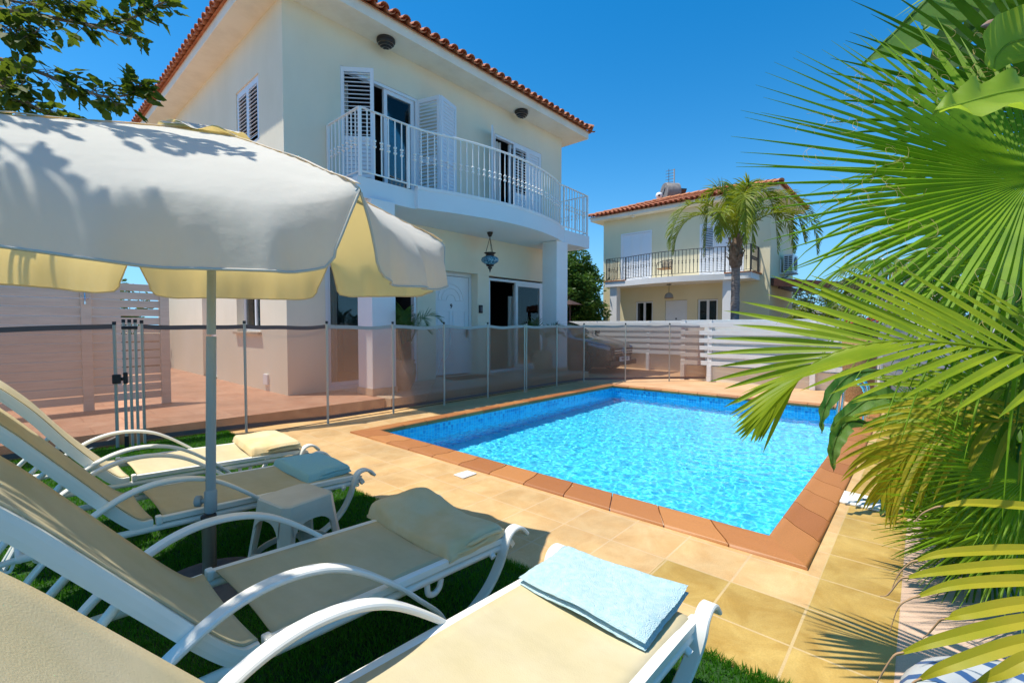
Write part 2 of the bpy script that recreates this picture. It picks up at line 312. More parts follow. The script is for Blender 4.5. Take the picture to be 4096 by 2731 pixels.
def tag(o, label=None, cat=None, group=None, kind=None):
    if label: o['label'] = label
    if cat: o['category'] = cat
    if group: o['group'] = group
    if kind: o['kind'] = kind
    return o
def root(name, loc, label, cat, group=None):
    o = D.objects.new(name, None); COL.objects.link(o); o.location = loc; o.empty_display_size = .1
    WL[o.name] = V(loc); return tag(o, label, cat, group)
def struct(o): o['kind'] = 'structure'; return o
def clone(o, loc=None, parent=None):
    c = o.copy(); COL.objects.link(c); c.parent = parent
    if loc is not None: c.location = loc; WL[c.name] = V(loc)
    for ch in o.children: clone(ch, None, c)
    return c
def text(name, body, size, mw, m, parent=None, ext=.003):
    cu = D.curves.new(name, 'FONT'); cu.body = body; cu.size = size; cu.extrude = ext; cu.align_x = 'CENTER'; cu.align_y = 'CENTER'
    t = D.objects.new(name, cu); COL.objects.link(t); dg = bpy.context.evaluated_depsgraph_get()
    me = D.meshes.new_from_object(t.evaluated_get(dg)); D.objects.remove(t); me.materials.clear(); me.materials.append(m)
    o = D.objects.new(name, me); COL.objects.link(o)
    if parent:
        o.parent = parent; mw = Matrix.Translation(-WL.get(parent.name, V((0,0,0)))) @ mw; WL[o.name] = WL.get(parent.name, V((0,0,0)))
    o.matrix_basis = mw; return o
def frame_m(loc, xa, ya):
    xa = V(xa).normalized(); ya = V(ya).normalized(); za = xa.cross(ya)
    return Matrix(((xa.x, ya.x, za.x, loc[0]), (xa.y, ya.y, za.y, loc[1]), (xa.z, ya.z, za.z, loc[2]), (0,0,0,1)))
def lerp(a, b, t): return V(a).lerp(V(b), t)
def smooth_path(pts, sub=6):
    """Catmull-Rom through pts"""
    P = [V(p) for p in pts]; P = [P[0]*2-P[1]]+P+[P[-1]*2-P[-2]]; out = []
    for i in range(1, len(P)-2):
        for k in range(sub):
            t = k/sub; a, b, c, d = P[i-1], P[i], P[i+1], P[i+2]
            out.append(.5*((2*b)+(c-a)*t+(2*a-5*b+4*c-d)*t*t+(3*b-a-3*c+d)*t**3))
    return out+[P[-2]]

# ------------------------------------------------------------------ setting: terrain, deck, patio, pool
PX0, PX1, PY0, PY1 = 2.855, 8.10, .62, 4.53           # pool inside edge of the coping
OX0, OX1, OY0, OY1 = 2.62, 8.33, .395, 4.77            # outside edge of the coping
WATER_Z, FLOOR_Z = -.125, -.98
b = MB()
for x0, x1, y0, y1 in ((-150, OX0, -150, 150), (OX1, 300, -150, 150), (OX0, OX1, -150, OY0), (OX0, OX1, OY1, 150)):
    b.quad((x0,y0,-.09), (x1,y0,-.09), (x1,y1,-.09), (x0,y1,-.09))
struct(b.build('ground', M['earth']))
b = MB()
def flat(b, x0, x1, y0, y1, z, mi=0): b.quad((x0,y0,z), (x1,y0,z), (x1,y1,z), (x0,y1,z), mi)
TY, K1 = .341, .65
flat(b, 1.69, 2.268, TY, K1, 0, 1); flat(b, 1.955, 2.268, K1, .963, 0, 1)      # darker replaced tiles
flat(b, 2.268, OX0, TY, 5.84, 0); flat(b, 1.69, 1.955, K1, 5.84, 0); flat(b, 1.955, 2.268, .963, 5.84, 0)
flat(b, OX0, OX1, OY1, 5.84, 0); flat(b, OX0, OX1, TY, OY0, 0)
flat(b, 1.69, OX1, .045, TY, 0, 1)
flat(b, 1.69, 12.2, -.9, .045, 0, 2)
flat(b, OX1, 10.6, .045, 5.0, 0, 3)
b.quad((OX1, 5.0, 0), (8.7, 5.0, 0), (8.4, 5.84, 0), (OX1, 5.84, 0), 3)
struct(b.build('pool_deck', [M['peach'], M['khaki'], M['pink'], M['concrete']]))
b = MB(); flat(b, 8.3, 13.5, 3.2, 16, -.03); struct(b.build('driveway', M['concrete']))
b = MB()                                                # terracotta patio round the house corner
b.prism([(-6, 6.35), (0, 5.99), (1.7, 5.88), (2.5, 5.84), (3.74, 5.80), (3.74, 7.3), (3.0, 7.3), (3.0, 16), (-6, 16)], -.08, .15, 1, 0)
struct(b.build('patio', [M['patio'], mat('weathered_kerb', (.50, .33, .21), .8, (.36, .22, .14), 7, 8, .25, 40)], None, .012))
b = MB(); b.box(3.75, 9.0, 5.67, 7.09, -.08, .158); struct(b.build('porch_floor', M['porch'], None, .012))
b = MB()                                                # thin black strip on the paving behind the mesh fence
b.box(2.0, 8.3, 5.50, 5.53, .002, .004); struct(b.build('dark_ground_strip', M['blackp']))
# coping: bullnose pieces, one island each
b = MB(); z1 = .022
def coping_run(p0, p1, inward, n, o0, o1):
    """pieces from p0 to p1 along the inner edge; o0/o1 outer corners (mitred)"""
    g = .004
    for i in range(n):
        t0, t1 = i/n, (i+1)/n; a, c = lerp(p0, p1, t0), lerp(p0, p1, t1); e, f = lerp(o0, o1, t0), lerp(o0, o1, t1)
        d = (V(p1)-V(p0)).normalized(); a = a+d*g*(i > 0); c = c-d*g*(i < n-1); e = e+d*g*(i > 0); f = f-d*g*(i < n-1)
        prof = [(0, -.03), (0, .004), (.07, .006), (.14, .012), (.62, .015), (.76, .022), (.88, .028), (.97, .020), (1.0, .008), (.99, -.018), (.93, -.034), (.80, -.036)]
        vs = []
        for A, E_ in ((a, e), (c, f)):
            for u, z in prof: q = E_.lerp(A, u); vs.append((q.x, q.y, z+.01))
        k = len(prof); b.add(vs, [(j, j+1, k+j+1, k+j) for j in range(k-1)], 0, True)
        b.add(vs[:k], [tuple(range(k))], 0); b.add(vs[k:], [tuple(range(k))[::-1]], 0)
I = [(PX0, PY0, 0), (PX0, PY1, 0), (PX1, PY1, 0), (PX1, PY0, 0)]; O = [(OX0, OY0, 0), (OX0, OY1, 0), (OX1, OY1, 0), (OX1, OY0, 0)]
for i, n in ((0, 12), (1, 16), (2, 12), (3, 16)): coping_run(I[i], I[(i+1) % 4], None, n, O[i], O[(i+1) % 4])
struct(b.build('pool_coping', M['coping']))
b = MB()
zb_ = .008
flat(b, OX0+.012, OX1-.012, OY0+.012, PY0-.03, zb_); flat(b, OX0+.012, OX1-.012, PY1+.03, OY1-.012, zb_)
flat(b, OX0+.012, PX0-.03, PY0-.03, PY1+.03, zb_); flat(b, PX1+.03, OX1-.012, PY0-.03, PY1+.03, zb_)
struct(b.build('coping_bed', mat('grout_bed', (.62, .52, .40), .9)))
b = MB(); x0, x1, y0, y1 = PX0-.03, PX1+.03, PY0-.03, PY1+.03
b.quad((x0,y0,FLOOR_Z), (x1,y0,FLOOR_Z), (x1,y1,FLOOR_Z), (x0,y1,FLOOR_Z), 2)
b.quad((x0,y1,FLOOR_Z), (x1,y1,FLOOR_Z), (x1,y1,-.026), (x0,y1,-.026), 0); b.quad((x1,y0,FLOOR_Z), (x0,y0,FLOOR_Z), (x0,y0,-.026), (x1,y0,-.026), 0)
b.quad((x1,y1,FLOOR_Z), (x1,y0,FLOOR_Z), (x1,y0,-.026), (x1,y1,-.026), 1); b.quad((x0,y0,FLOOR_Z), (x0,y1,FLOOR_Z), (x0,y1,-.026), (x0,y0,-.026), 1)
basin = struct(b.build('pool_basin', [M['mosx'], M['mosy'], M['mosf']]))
# water surface: real ripples
nx, ny = 330, 246; xs = np.linspace(x0-.002, x1+.002, nx); ys = np.linspace(y0-.002, y1+.002, ny); X, Y = np.meshgrid(xs, ys); Z = np.zeros_like(X)
for k in range(60):
    lam = float(np.exp(RNG.uniform(np.log(.05), np.log(.26)))); th = RNG.normal(.9, 1.0); kk = 2*math.pi/lam
    wob = .25*np.sin(X*RNG.uniform(1, 4)+Y*RNG.uniform(1, 4)+RNG.uniform(0, 6))
    Z += .00064*lam**.72*np.sin(kk*(X*math.cos(th)+Y*math.sin(th))+wob*3+RNG.uniform(0, 6.3))
Z += WATER_Z
idx = np.arange(nx*ny).reshape(ny, nx)
F = np.stack([idx[:-1,:-1], idx[:-1,1:], idx[1:,1:], idx[1:,:-1]], -1).reshape(-1, 4)
water = struct(fast('pool_water', np.stack([X, Y, Z], -1).reshape(-1, 3), F, M['water'], None, True))
water.cycles.is_caustics_caster = True; basin.cycles.is_caustics_receiver = True; sl.cycles.is_caustics_light = True
# artificial turf: backing sheet and blades
b = MB(); b.prism([(-5, -5), (1.69, -5), (1.69, 5.875), (-5, 6.2)], -.085, .006); struct(b.build('lawn', M['turfbase']))
def turf(n, x0, x1, y0, y1, h=.022, wd=.0022):
    p = np.stack([RNG.uniform(x0, x1, n), RNG.uniform(y0, y1, n)], 1)
    p = p[p[:, 1] < 5.99-.066*np.clip(p[:, 0], -5, 1.7)-.01]; n = len(p)
    a = RNG.uniform(0, 2*math.pi, n); hh = h*RNG.uniform(.6, 1.25, n); le = RNG.normal(0, .009, (n, 2))
    dx, dy = np.cos(a)*wd, np.sin(a)*wd; z = np.full(n, .005)
    A = np.stack([p[:,0]-dx, p[:,1]-dy, z], 1); B = np.stack([p[:,0]+dx, p[:,1]+dy, z], 1); C = np.stack([p[:,0]+le[:,0], p[:,1]+le[:,1], z+hh], 1)
    return np.stack([A, B, C], 1).reshape(-1, 3)
vt = np.concatenate([turf(150000, -.6, 1.70, .0, 3.0), turf(70000, -.8, 1.70, 3.0, 5.99, .024, .003), turf(14000, 1.2, 1.72, -.3, .4), turf(9000, 1.66, 1.715, .0, 5.9, .026)])
m = leafmat('turf_blade', (.022, .11, .004), (.05, .20, .008), (.10, .34, .01), .4, .5, 3)
t_ = m.node_tree; g2 = t_.nodes.new('ShaderNodeNewGeometry'); r2_ = t_.nodes.new('ShaderNodeValToRGB'); e2 = r2_.color_ramp.elements
e2[0].color = (.018, .085, .004, 1); e2[1].color = (.17, .26, .03, 1); e2[1].position = 1.0; e2.new(.55).color = (.045, .19, .006, 1); e2.new(.9).color = (.08, .27, .01, 1)
t_.links.new(g2.outputs['Random Per Island'], r2_.inputs[0]); t_.links.new(r2_.outputs[0], t_.nodes['Principled BSDF'].inputs['Base Color'])
tag(fast('artificial_turf', vt, np.arange(len(vt)).reshape(-1, 3), m), 'short bright green artificial turf under the sun loungers', 'turf', None, 'stuff')
b = MB(); b.prism([(1.9, -7), (12.4, -7), (12.4, -.88), (1.9, -.88)], -.085, .02); struct(b.build('planting_bed', M['soil']))

# ------------------------------------------------------------------ the house
def wall(b, axis, c, a0, a1, z0, z1, ops, inward, depth, mi=0, rmi=0):
    """plaster wall with openings; axis 'x': runs along x at y=c.  ops: (u0,u1,v0,v1). inward: +1/-1 side of the reveals"""
    P = (lambda u, z, d=0: (u, c+inward*d, z)) if axis == 'x' else (lambda u, z, d=0: (c+inward*d, u, z))
    us = sorted({a0, a1, *[o[i] for o in ops for i in (0, 1)]}); vs = sorted({z0, z1, *[o[i] for o in ops for i in (2, 3)]})
    flip = (axis == 'x') != (inward > 0)
    def q(*p): b.add(p if not flip else p[::-1], [(0,1,2,3)], mi)
    for i in range(len(us)-1):
        for j in range(len(vs)-1):
            um, vm = (us[i]+us[i+1])/2, (vs[j]+vs[j+1])/2
            if any(o[0] < um < o[1] and o[2] < vm < o[3] for o in ops): continue
            q(P(us[i], vs[j]), P(us[i+1], vs[j]), P(us[i+1], vs[j+1]), P(us[i], vs[j+1]))
    for u0, u1, v0, v1, *dp in ops:
        depth_ = dp[0] if dp else depth
        for A, B_ in (((u0,v0),(u0,v1)), ((u1,v1),(u1,v0)), ((u0,v1),(u1,v1)), ((u1,v0),(u0,v0))):
            q(P(*A), P(*A, depth_), P(*B_, depth_), P(*B_))
def room(b, axis, c, u0, u1, v0, v1, inward, depth=2.6, mi=0):
    """dark interior box behind an opening"""
    P = (lambda u, z, d: (u, c+inward*d, z)) if axis == 'x' else (lambda u, z, d: (c+inward*d, u, z))
    k = [P(u, z, d) for d in (0, depth) for u, z in ((u0,v0),(u1,v0),(u1,v1),(u0,v1))]
    b.add(k, [(4,5,6,7), (0,1,5,4), (1,2,6,5), (2,3,7,6), (3,0,4,7)], mi)
def shutter(name, parent, hinge, dirv, width, z0, z1, tilt_top=.9, tilt_bot=.25, split=.42):
    """louvred shutter leaf: stiles, rails and slats; dirv horizontal unit from the hinge"""
    b = MB(); d = V((dirv[0], dirv[1], 0)).normalized(); n = V((-d.y, d.x, 0)); h = V(hinge); st, th = .055, .018
    Z = V((0,0,1)); H = z1-z0
    def bar(u0, u1, za, zb, t=th): b.obb(h+d*((u0+u1)/2)+Z*((za+zb)/2), d*((u1-u0)/2), n*t, Z*((zb-za)/2))
    bar(0, st, z0, z1); bar(width-st, width, z0, z1)
    zs = z0+H*split
    for za, zb in ((z0, z0+.07), (zs-.035, zs+.035), (z1-.07, z1)): bar(st, width-st, za, zb, th*.9)
    for za, zb, tl in ((z0+.07, zs-.035, tilt_bot), (zs+.035, z1-.07, tilt_top)):
        k = int((zb-za)/.062)
        if k < 1: continue
        sp = (zb-za)/k
        for i in range(k):
            c = h+d*(width/2)+Z*(za+sp*(i+.5)); s = n*(math.sin(tl)*.03)+Z*(math.cos(tl)*.033*(1 if tl < .5 else 1.0))
            b.obb(c, d*((width-2*st)/2-.002), s, s.cross(d).normalized()*.004)
    return b.build(name, M['alu'], parent)
def tiles(b, A, e, up, L, lenf, pitch=.205, rows=None, row=.36, r=.082):
    """barrel tiles on a slope: A eave corner, e along the eave, up the slope; lenf(u) slope length at u"""
    A, e, up = V(A), V(e).normalized(), V(up).normalized(); n = e.cross(up).normalized()
    if n.z < 0: n = -n
    k = int(L/pitch)
    for i in range(k):
        u = (i+.5)*L/k; ln = lenf(u); nr = max(1, int(math.ceil(ln/row)))
        if rows: nr = min(nr, rows)
        for j in range(nr):
            s0 = j*row-.03; s1 = min((j+1)*row+.02, ln); 
            if s1-s0 < .08: continue
            lift0, lift1 = .028, .004; jit = random.uniform(-.006, .006)
            for kind in (0, 1):                           # cover tile, pan tile
                vs = []; m_ = 6
                for s, rr, lf in ((s0, r, lift0), (s1, r*.86, lift1)):
                    for q in range(m_+1):
                        a = math.pi*q/m_
                        if kind == 0: off = e*(u-math.cos(a)*rr+jit)+n*(math.sin(a)*rr*.85+.045+lf)
                        else: off = e*(u+L/k/2-math.cos(a)*rr)+n*(.062-math.sin(a)*rr*.72+lf*.6)
                        vs.append(A+off+up*(s+(0 if kind == 0 else -.012)))
                b.add(vs, [(q, q+1, m_+2+q, m_+1+q) for q in range(m_)], 0, True)
                if j == 0:                                 # thick visible end
                    vs2 = vs[:m_+1]+[p-n*.016*(1 if kind == 0 else -1) for p in vs[:m_+1]]
                    b.add(vs2, [(q, q+1, m_+2+q, m_+1+q) for q in range(m_)], 1)
def ridge(b, p, q, r=.10, seg=.38):
    p, q = V(p), V(q); L = (q-p).length; d = (q-p).normalized(); s = d.cross(V((0,0,1))).normalized(); up = s.cross(d); k = int(L/seg)
    for i in range(k):
        a, c = p+d*(L*i/k-.03), p+d*(L*(i+1)/k); vs = []
        for pt, rr, lf in ((a, r*1.08, .03), (c, r*.92, .012)):
            for j in range(7): t = math.pi*j/6; vs.append(pt+s*(math.cos(t)*rr)+up*(math.sin(t)*rr*.8+lf-.02))
        b.add(vs, [(j, j+1, 8+j, 7+j) for j in range(6)], 0, True)
        b.add(vs[:7], [tuple(range(7))], 0)
def hip_roof(parent, x0, x1, y0, y1, z, ang, sides, rows=None, apex_cap=True, fall=.1):
    """hipped roof over the eave rectangle; sides: which slopes get modelled tiles"""
    W, H_ = x1-x0, y1-y0; run = min(W, H_)/2; tz = math.tan(ang); zz = z; top = zz+run*tz
    if W >= H_: r0, r1 = V((x0+run, y0+run, top)), V((x1-run, y0+run, top))
    else: r0, r1 = V((x0+run, y0+run, top)), V((x0+run, y1-run, top))
    c = [V((x0,y0,zz)), V((x1,y0,zz)), V((x1,y1,zz)), V((x0,y1,zz))]; o = MB()
    if W >= H_: fs = [[c[0], c[1], r1, r0], [c[1], c[2], r1], [c[2], c[3], r0, r1], [c[3], c[0], r0]]
    else: fs = [[c[0], c[1], r0], [c[1], c[2], r1, r0], [c[2], c[3], r1], [c[3], c[0], r0, r1]]
    for f in fs: o.add(f, [tuple(range(len(f)))])
    for k in sides:
        A, B_ = c[k], c[(k+1) % 4]; e = (B_-A).normalized(); L = (B_-A).length; inn = V((-e.y, e.x, 0)); up = (inn*math.cos(ang)+V((0,0,1))*math.sin(ang))
        tiles(o, A, e, up, L, lambda u, L=L: max(.1, min(u, L-u, run)/math.cos(ang)), rows=rows)
    rf = o.build('roof', [M['terra'], M['terra']], parent)
    h = MB()
    for k, rr in ((0, r0), (1, r1 if W >= H_ else r0), (2, r1), (3, r0 if W >= H_ else r1)): ridge(h, c[k]+V((0,0,.11)), rr+V((0,0,.11)))
    if (r1-r0).length > .3: ridge(h, r0+V((0,0,.11)), r1+V((0,0,.11)))
    h.build('ridge_tiles', M['terra2'], rf)
    return rf, r0, r1
YF, XW, XE, YB, ZE = 7.09, 2.90, 9.88, 15.2, 6.02
villa = root('villa', (XW, YF, 0), 'cream two-storey villa number nine with a white curved balcony facing the pool', 'house')
OPF = [(3.80, 5.33, 3.38, 5.39), (7.37, 9.04, 3.38, 5.41), (3.50, 5.28, .158, 2.27), (5.72, 6.86, .158, 2.30, .27), (7.20, 9.30, .158, 2.29)]
OPW = [(8.02, 9.05, 4.19, 5.24), (8.12, 9.22, 1.10, 2.2), (10.4, 11.3, .15, 2.2)]
b = MB()
wall(b, 'x', YF, XW, XE, -.05, ZE, OPF, 1, .16); wall(b, 'y', XW, YF, YB, -.05, ZE, OPW, 1, .20)
wall(b, 'y', XE, YF, YB, -.05, ZE, [], -1, .1); wall(b, 'x', YB, XW, XE, -.05, ZE, [], -1, .1)
b.build('wall', M['wall'], villa)
b = MB()
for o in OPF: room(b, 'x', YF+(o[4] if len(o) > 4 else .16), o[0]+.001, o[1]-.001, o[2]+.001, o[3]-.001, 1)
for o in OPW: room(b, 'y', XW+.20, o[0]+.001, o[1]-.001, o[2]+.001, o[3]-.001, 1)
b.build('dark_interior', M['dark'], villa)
# eaves: soffit slab with fascia, then the tiled hip roof
b = MB(); ox, oy = .40, .52
b.box(XW-ox, XE+.47, YF-oy, YB+.4, ZE, ZE+.19); b.build('eaves', M['soffit'], villa, .006)
hip_roof(villa, XW-ox-.05, XE+.52, YF-oy-.06, YB+.45, ZE+.155, math.radians(20), (0, 3), rows=3)
# balcony slab
def arc_pts(n=26):
    out = []
    for i in range(n+1):
        t = i/n; x = 4.56+(8.62-4.56)*t; y = 6.13-.44*math.sin(math.pi*min(1, t*.94+.03))**.95+(.02 if t > .9 else 0); out.append((x, y))
    return out
AP = arc_pts()
SLB, SLT = 3.08, 3.375
b = MB(); b.prism([(3.545, YF-.003), (3.545, 6.16), (4.55, 6.16)]+[(x, y-.0) for x, y in AP]+[(8.66, 6.13), (9.72, 6.13), (9.72, YF-.003)], SLB, SLT)
b.build('balcony_slab', mat('sky_tinted_render', (.70, .77, .81), .85, (.73, .79, .83), 1.5, 5, .08, 70), villa, .006)  # white balcony; the pale blue puts sky and pool light into its colour
b = MB(); n = len(AP)                                    # raised edge strip along the curved part
b.prism([(x, y-.006) for x, y in AP]+[(x, y+.09) for x, y in AP[::-1]], SLT+.001, SLT+.055); b.build('balcony_kerb', M['column'], villa)
# columns
for x0, x1, y0, y1 in ((3.72, 4.13, 6.09, 6.50), (8.28, 8.70, 6.06, 6.46)):
    b = MB(); b.box(x0, x1, y0, y1, .15, SLB-.001); c = b.build('column', M['column'], villa, .008)
    p = MB(); p.box(x0-.012, x1+.012, y0-.012, y1+.012, .155, .26); p.build('column_base', M['porch'], c)
# railing
def baluster(b, x, y, z0, z1, knob=True, r=.0115):
    b.tube([(x, y, z0), (x, y, z1)], r, 6, caps=False)
    if knob:
        zm = z0+(z1-z0)*.49
        for dz, rr in ((-.042, .030), (0, .02), (.042, .030)):
            b.lathe([(.004, -.022), (rr*.85, -.012), (rr, 0), (rr*.85, .012), (.004, .022)], (x, y, zm+dz), 8)
def railing(parent, runs, zb, zt, m, sp, posts, name='balcony_railing', knob=True, tw=.02):
    rl = None
    for run in runs:
        b = MB(); b.strip([V((x, y, zt)) for x, y in run], (0,0,1), .016, .045) if len(run) == 2 else b.tube([(x, y, zt) for x, y in run], tw, 8)
        if rl is None: rl = b.build(name, m, parent)
        else: b.build('top_rail', m, rl)
        b = MB(); b.tube([(x, y, zb+.07) for x, y in run], tw*.62, 6); b.build('bottom_rail', m, rl)
        # balusters
        P = [V((x, y, 0)) for x, y in run]; cum = [0]
        for i in range(1, len(P)): cum.append(cum[-1]+(P[i]-P[i-1]).length)
        k = int(round(cum[-1]/sp)); 
        for q in range(1, k):
            s = cum[-1]*q/k; i = max(j for j in range(len(cum)) if cum[j] <= s); i = min(i, len(P)-2); p = P[i].lerp(P[i+1], (s-cum[i])/(cum[i+1]-cum[i]))
            bb = MB(); baluster(bb, p.x, p.y, zb+.07, zt, knob); bb.build('baluster', m, rl)
    for x, y in posts:
        bb = MB(); bb.box(x-.02, x+.02, y-.02, y+.02, zb, zt); bb.build('post', m, rl)
    return rl
RB, RT_ = SLT-.005, 4.345
arc_run = [(4.40, 6.115)]+[(x, y+.055) for x, y in AP[1:-1]]+[(8.60, 6.10)]
railing(villa, [[(3.565, 6.115), (4.40, 6.115)], arc_run, [(3.565, 7.06), (3.565, 6.115)], [(8.60, 6.10), (9.66, 6.16)], [(9.66, 6.16), (9.66, 7.05)]],
        RB, RT_, M['white'], .118, [(3.565, 6.115), (4.40, 6.115), (8.60, 6.10), (9.66, 6.16), (3.565, 7.06)])
# doors and windows
def frame(b, x0, x1, z0, z1, y, w=.055, d=.03, bottom=True):
    b.box(x0, x0+w, y-d, y+d, z0, z1); b.box(x1-w, x1, y-d, y+d, z0, z1); b.box(x0+w, x1-w, y-d, y+d, z1-w, z1)
    if bottom: b.box(x0+w, x1-w, y-d, y+d, z0, z0+w)
def win(parent, x0, x1, z0, z1, y, w=.055, name='window', d=.028):
    b = MB(); frame(b, x0, x1, z0, z1, y, w, d); o = b.build(name, M['alu'], parent, .004)
    g = MB(); g.box(x0+w, x1-w, y-.006, y+.006, z0+w, z1-w); g.build('pane', M['glass'], o); return o
def curtain(parent, x0, x1, z0, z1, y, amp=.03, waves=7, top=1.0, name='curtain'):
    b = MB(); b.grid(lambda u, v: (x0+(x1-x0)*(u if v > .999 or top == 1 else u*(top+(1-top)*v)), y+amp*math.sin(u*waves*2*math.pi)+amp*.4*math.sin(u*waves*4.7), z0+(z1-z0)*v), waves*8, 6)
    return b.build(name, M['sheer'], parent)
M['sheer'] = mat('sheer_curtain', (.86, .84, .78), .9, trans=(.85, .82, .74), tfac=.3)
# first floor left door: outer frame, one sliding leaf, shutters
b = MB(); frame(b, 3.801, 5.329, 3.38, 5.388, YF+.05, .05, .045); dl = b.build('balcony_door', M['alu'], villa, .004)
win(dl, 4.62, 5.26, 3.42, 5.34, YF+.06, .07, 'sliding_leaf')
curtain(dl, 3.87, 4.1, 3.45, 5.3, YF+.30, .03, 3)
shutter('shutter', villa, (3.815, YF+.02, 0), (.72, -.66), .52, 3.42, 5.37, 1.35, .3, .42)
shutter('shutter', villa, (5.315, YF+.01, 0), (.30, -.954), .50, 3.42, 5.37, .75, .75, .42)
shutter('shutter', villa, (5.48, 6.615, 0), (.96, .28), .50, 3.42, 5.37, .18, .18, .42)
b = MB(); frame(b, 7.371, 9.039, 3.38, 5.408, YF+.05, .05, .045); dr = b.build('balcony_door', M['alu'], villa, .004)
win(dr, 7.95, 8.45, 3.42, 5.35, YF+.10, .06, 'sliding_leaf')
curtain(dr, 7.42, 7.72, 3.42, 5.32, YF+.14, .035, 3)
shutter('shutter', villa, (7.375, YF, 0), (-.78, -.62), .50, 3.42, 5.37, .8, .8, .42)
shutter('shutter', villa, (8.02, YF+.015, 0), (1, 0), .50, 3.43, 5.36, 1.4, .25, .42)
shutter('shutter', villa, (8.52, YF+.015, 0), (1, 0), .48, 3.43, 5.36, .2, .2, .42)
# side wall windows
sw = MB(); sw.box(XW+.02, XW+.07, 8.03, 9.04, 4.19, 4.23); sw.box(XW+.02, XW+.07, 8.03, 9.04, 5.2, 5.24); sw.box(XW+.02, XW+.07, 8.021, 8.06, 4.23, 5.2); sw.box(XW+.02, XW+.07, 9.01, 9.049, 4.23, 5.2)
sw.build('window_frame', M['alu'], villa)
for y in (8.06, 8.535): shutter('shutter', villa, (XW+.03, y, 0), (0, 1), .475, 4.23, 5.2, -1.0, -1.0, .05)
b = MB(); x = XW+.12
for y0, y1, z0, z1 in ((8.121, 8.18, 1.101, 2.199), (9.16, 9.219, 1.101, 2.199), (8.18, 9.16, 1.101, 1.16), (8.18, 9.16, 2.14, 2.199), (8.64, 8.70, 1.16, 2.14)): b.box(x, x+.05, y0, y1, z0, z1)
o = b.build('window', M['alu'], villa); g = MB(); g.box(x+.02, x+.028, 8.18, 9.16, 1.16, 2.14); g.build('pane', M['glass'], o)
b = MB(); b.box(XW-.06, XW+.10, 8.07, 9.27, 1.055, 1.095); b.build('window_sill', M['porch'], villa, .004)
b = MB(); b.box(XW+.15, XW+.19, 10.41, 11.29, .15, 2.19); b.build('side_door', M['alu'], villa)
# ground floor sliding doors
b = MB(); frame(b, 3.501, 5.279, .158, 2.268, YF+.07, .055, .05); s1_ = b.build('sliding_door', M['alu'], villa, .004)
win(s1_, 3.56, 4.40, .215, 2.21, YF+.10, .06, 'sliding_leaf')
curtain(s1_, 3.62, 3.85, .22, 2.2, YF+.30, .03, 3)
b = MB(); frame(b, 7.201, 9.14, .158, 2.25, YF+.07, .055, .05); s2_ = b.build('sliding_door', M['alu'], villa, .004)
win(s2_, 8.10, 9.08, .215, 2.20, YF+.04, .08, 'sliding_leaf'); win(s2_, 8.30, 9.08, .215, 2.20, YF+.10, .05, 'sliding_leaf')
curtain(s2_, 8.2, 9.06, .22, 2.17, YF+.19, .025, 9); curtain(s2_, 8.12, 8.40, .22, 1.9, YF+.26, .03, 3, .3)
b = MB(); b.box(9.14, 9.299, YF+.02, YF+.12, .158, 2.289); b.build('door_jamb', M['wall'], villa)
# entrance door in its recess
b = MB(); frame(b, 5.721, 6.859, .158, 2.299, YF+.23, .07, .035, False); dfr = b.build('door_frame', M['alu'], villa, .004)
b = MB(); x0, x1, y = 5.80, 6.78, YF+.21
b.box(x0, x1, y, y+.04, .19, 2.22)
cx = (x0+x1)/2
def ringpath(r, zc, sx=1): return [(cx+sx*r*math.cos(a), y-.004, zc+r*math.sin(a)) for a in np.linspace(0, math.pi, 17)]
for r in (.34, .25, .12): b.tube(ringpath(r, 1.72), .006, 6)
b.tube([(cx-.34, y-.004, 1.72), (cx-.12, y-.004, 1.72)], .006, 6); b.tube([(cx+.12, y-.004, 1.72), (cx+.34, y-.004, 1.72)], .006, 6)
for xa, xb, za, zb in ((x0+.12, cx-.05, .86, 1.5), (cx+.05, x1-.12, .86, 1.5), (x0+.12, cx-.05, .32, .74), (cx+.05, x1-.12, .32, .74)):
    b.tube([(xa, y-.004, za), (xb, y-.004, za), (xb, y-.004, zb), (xa, y-.004, zb), (xa, y-.004, za)], .006, 6)
dd = b.build('front_door', M['alu'], villa)
text('door_number', '9', .13, frame_m((cx, y-.008, 1.60), (1, 0, 0), (0, 0, 1)), M['bronze'] if 'bronze' in M else M['iron'], dd)
b = MB(); b.tube([(x1-.05, y-.05, 1.05), (x1-.17, y-.05, 1.05)], .012, 6); b.box(x1-.075, x1-.03, y-.018, y-.001, .95, 1.18); b.build('handle', M['iron'], dd)
# dim room behind the open sliding door: wall art and lettering
b = MB(); yb = YF+2.70
for x0, x1, z0, z1 in ((7.75, 8.2, 1.55, 1.95), (8.5, 8.9, 1.75, 1.95), (9.1, 9.29, 1.75, 1.95), (9.1, 9.28, 1.1, 1.55)): b.box(x0, x1, yb, yb+.03, z0, z1)
b.tube([(8.75, yb+.02, 1.3), (8.75, yb+.035, 1.3)], .30, 24); b.build('wall_pictures', mat('dim_pictures', (.06, .022, .015), .8), villa)
text('wall_lettering', 'BEACH', .34, frame_m((8.95, yb-.02, .72), (1, 0, 0), (0, 0, 1)), M['darkobj'], villa, .01)
b = MB(); b.box(XW-.03, XW-.001, 7.80, 7.97, .25, .42); tag(b.build('outdoor_socket', M['column'], None, .006), 'small white socket box low on the sunlit side wall', 'socket')
kb = root('key_safe', (6.91, YF, 1.5), 'black key safe on the wall right of the front door', 'key safe')
b = MB(); b.box(6.88, 6.97, YF-.045, YF-.001, 1.47, 1.64); o = b.build('case', M['blackp'], kb, .01)
b = MB(); b.box(6.895, 6.955, YF-.055, YF-.046, 1.50, 1.60); b.build('keypad', M['basegrey'], kb, .004)
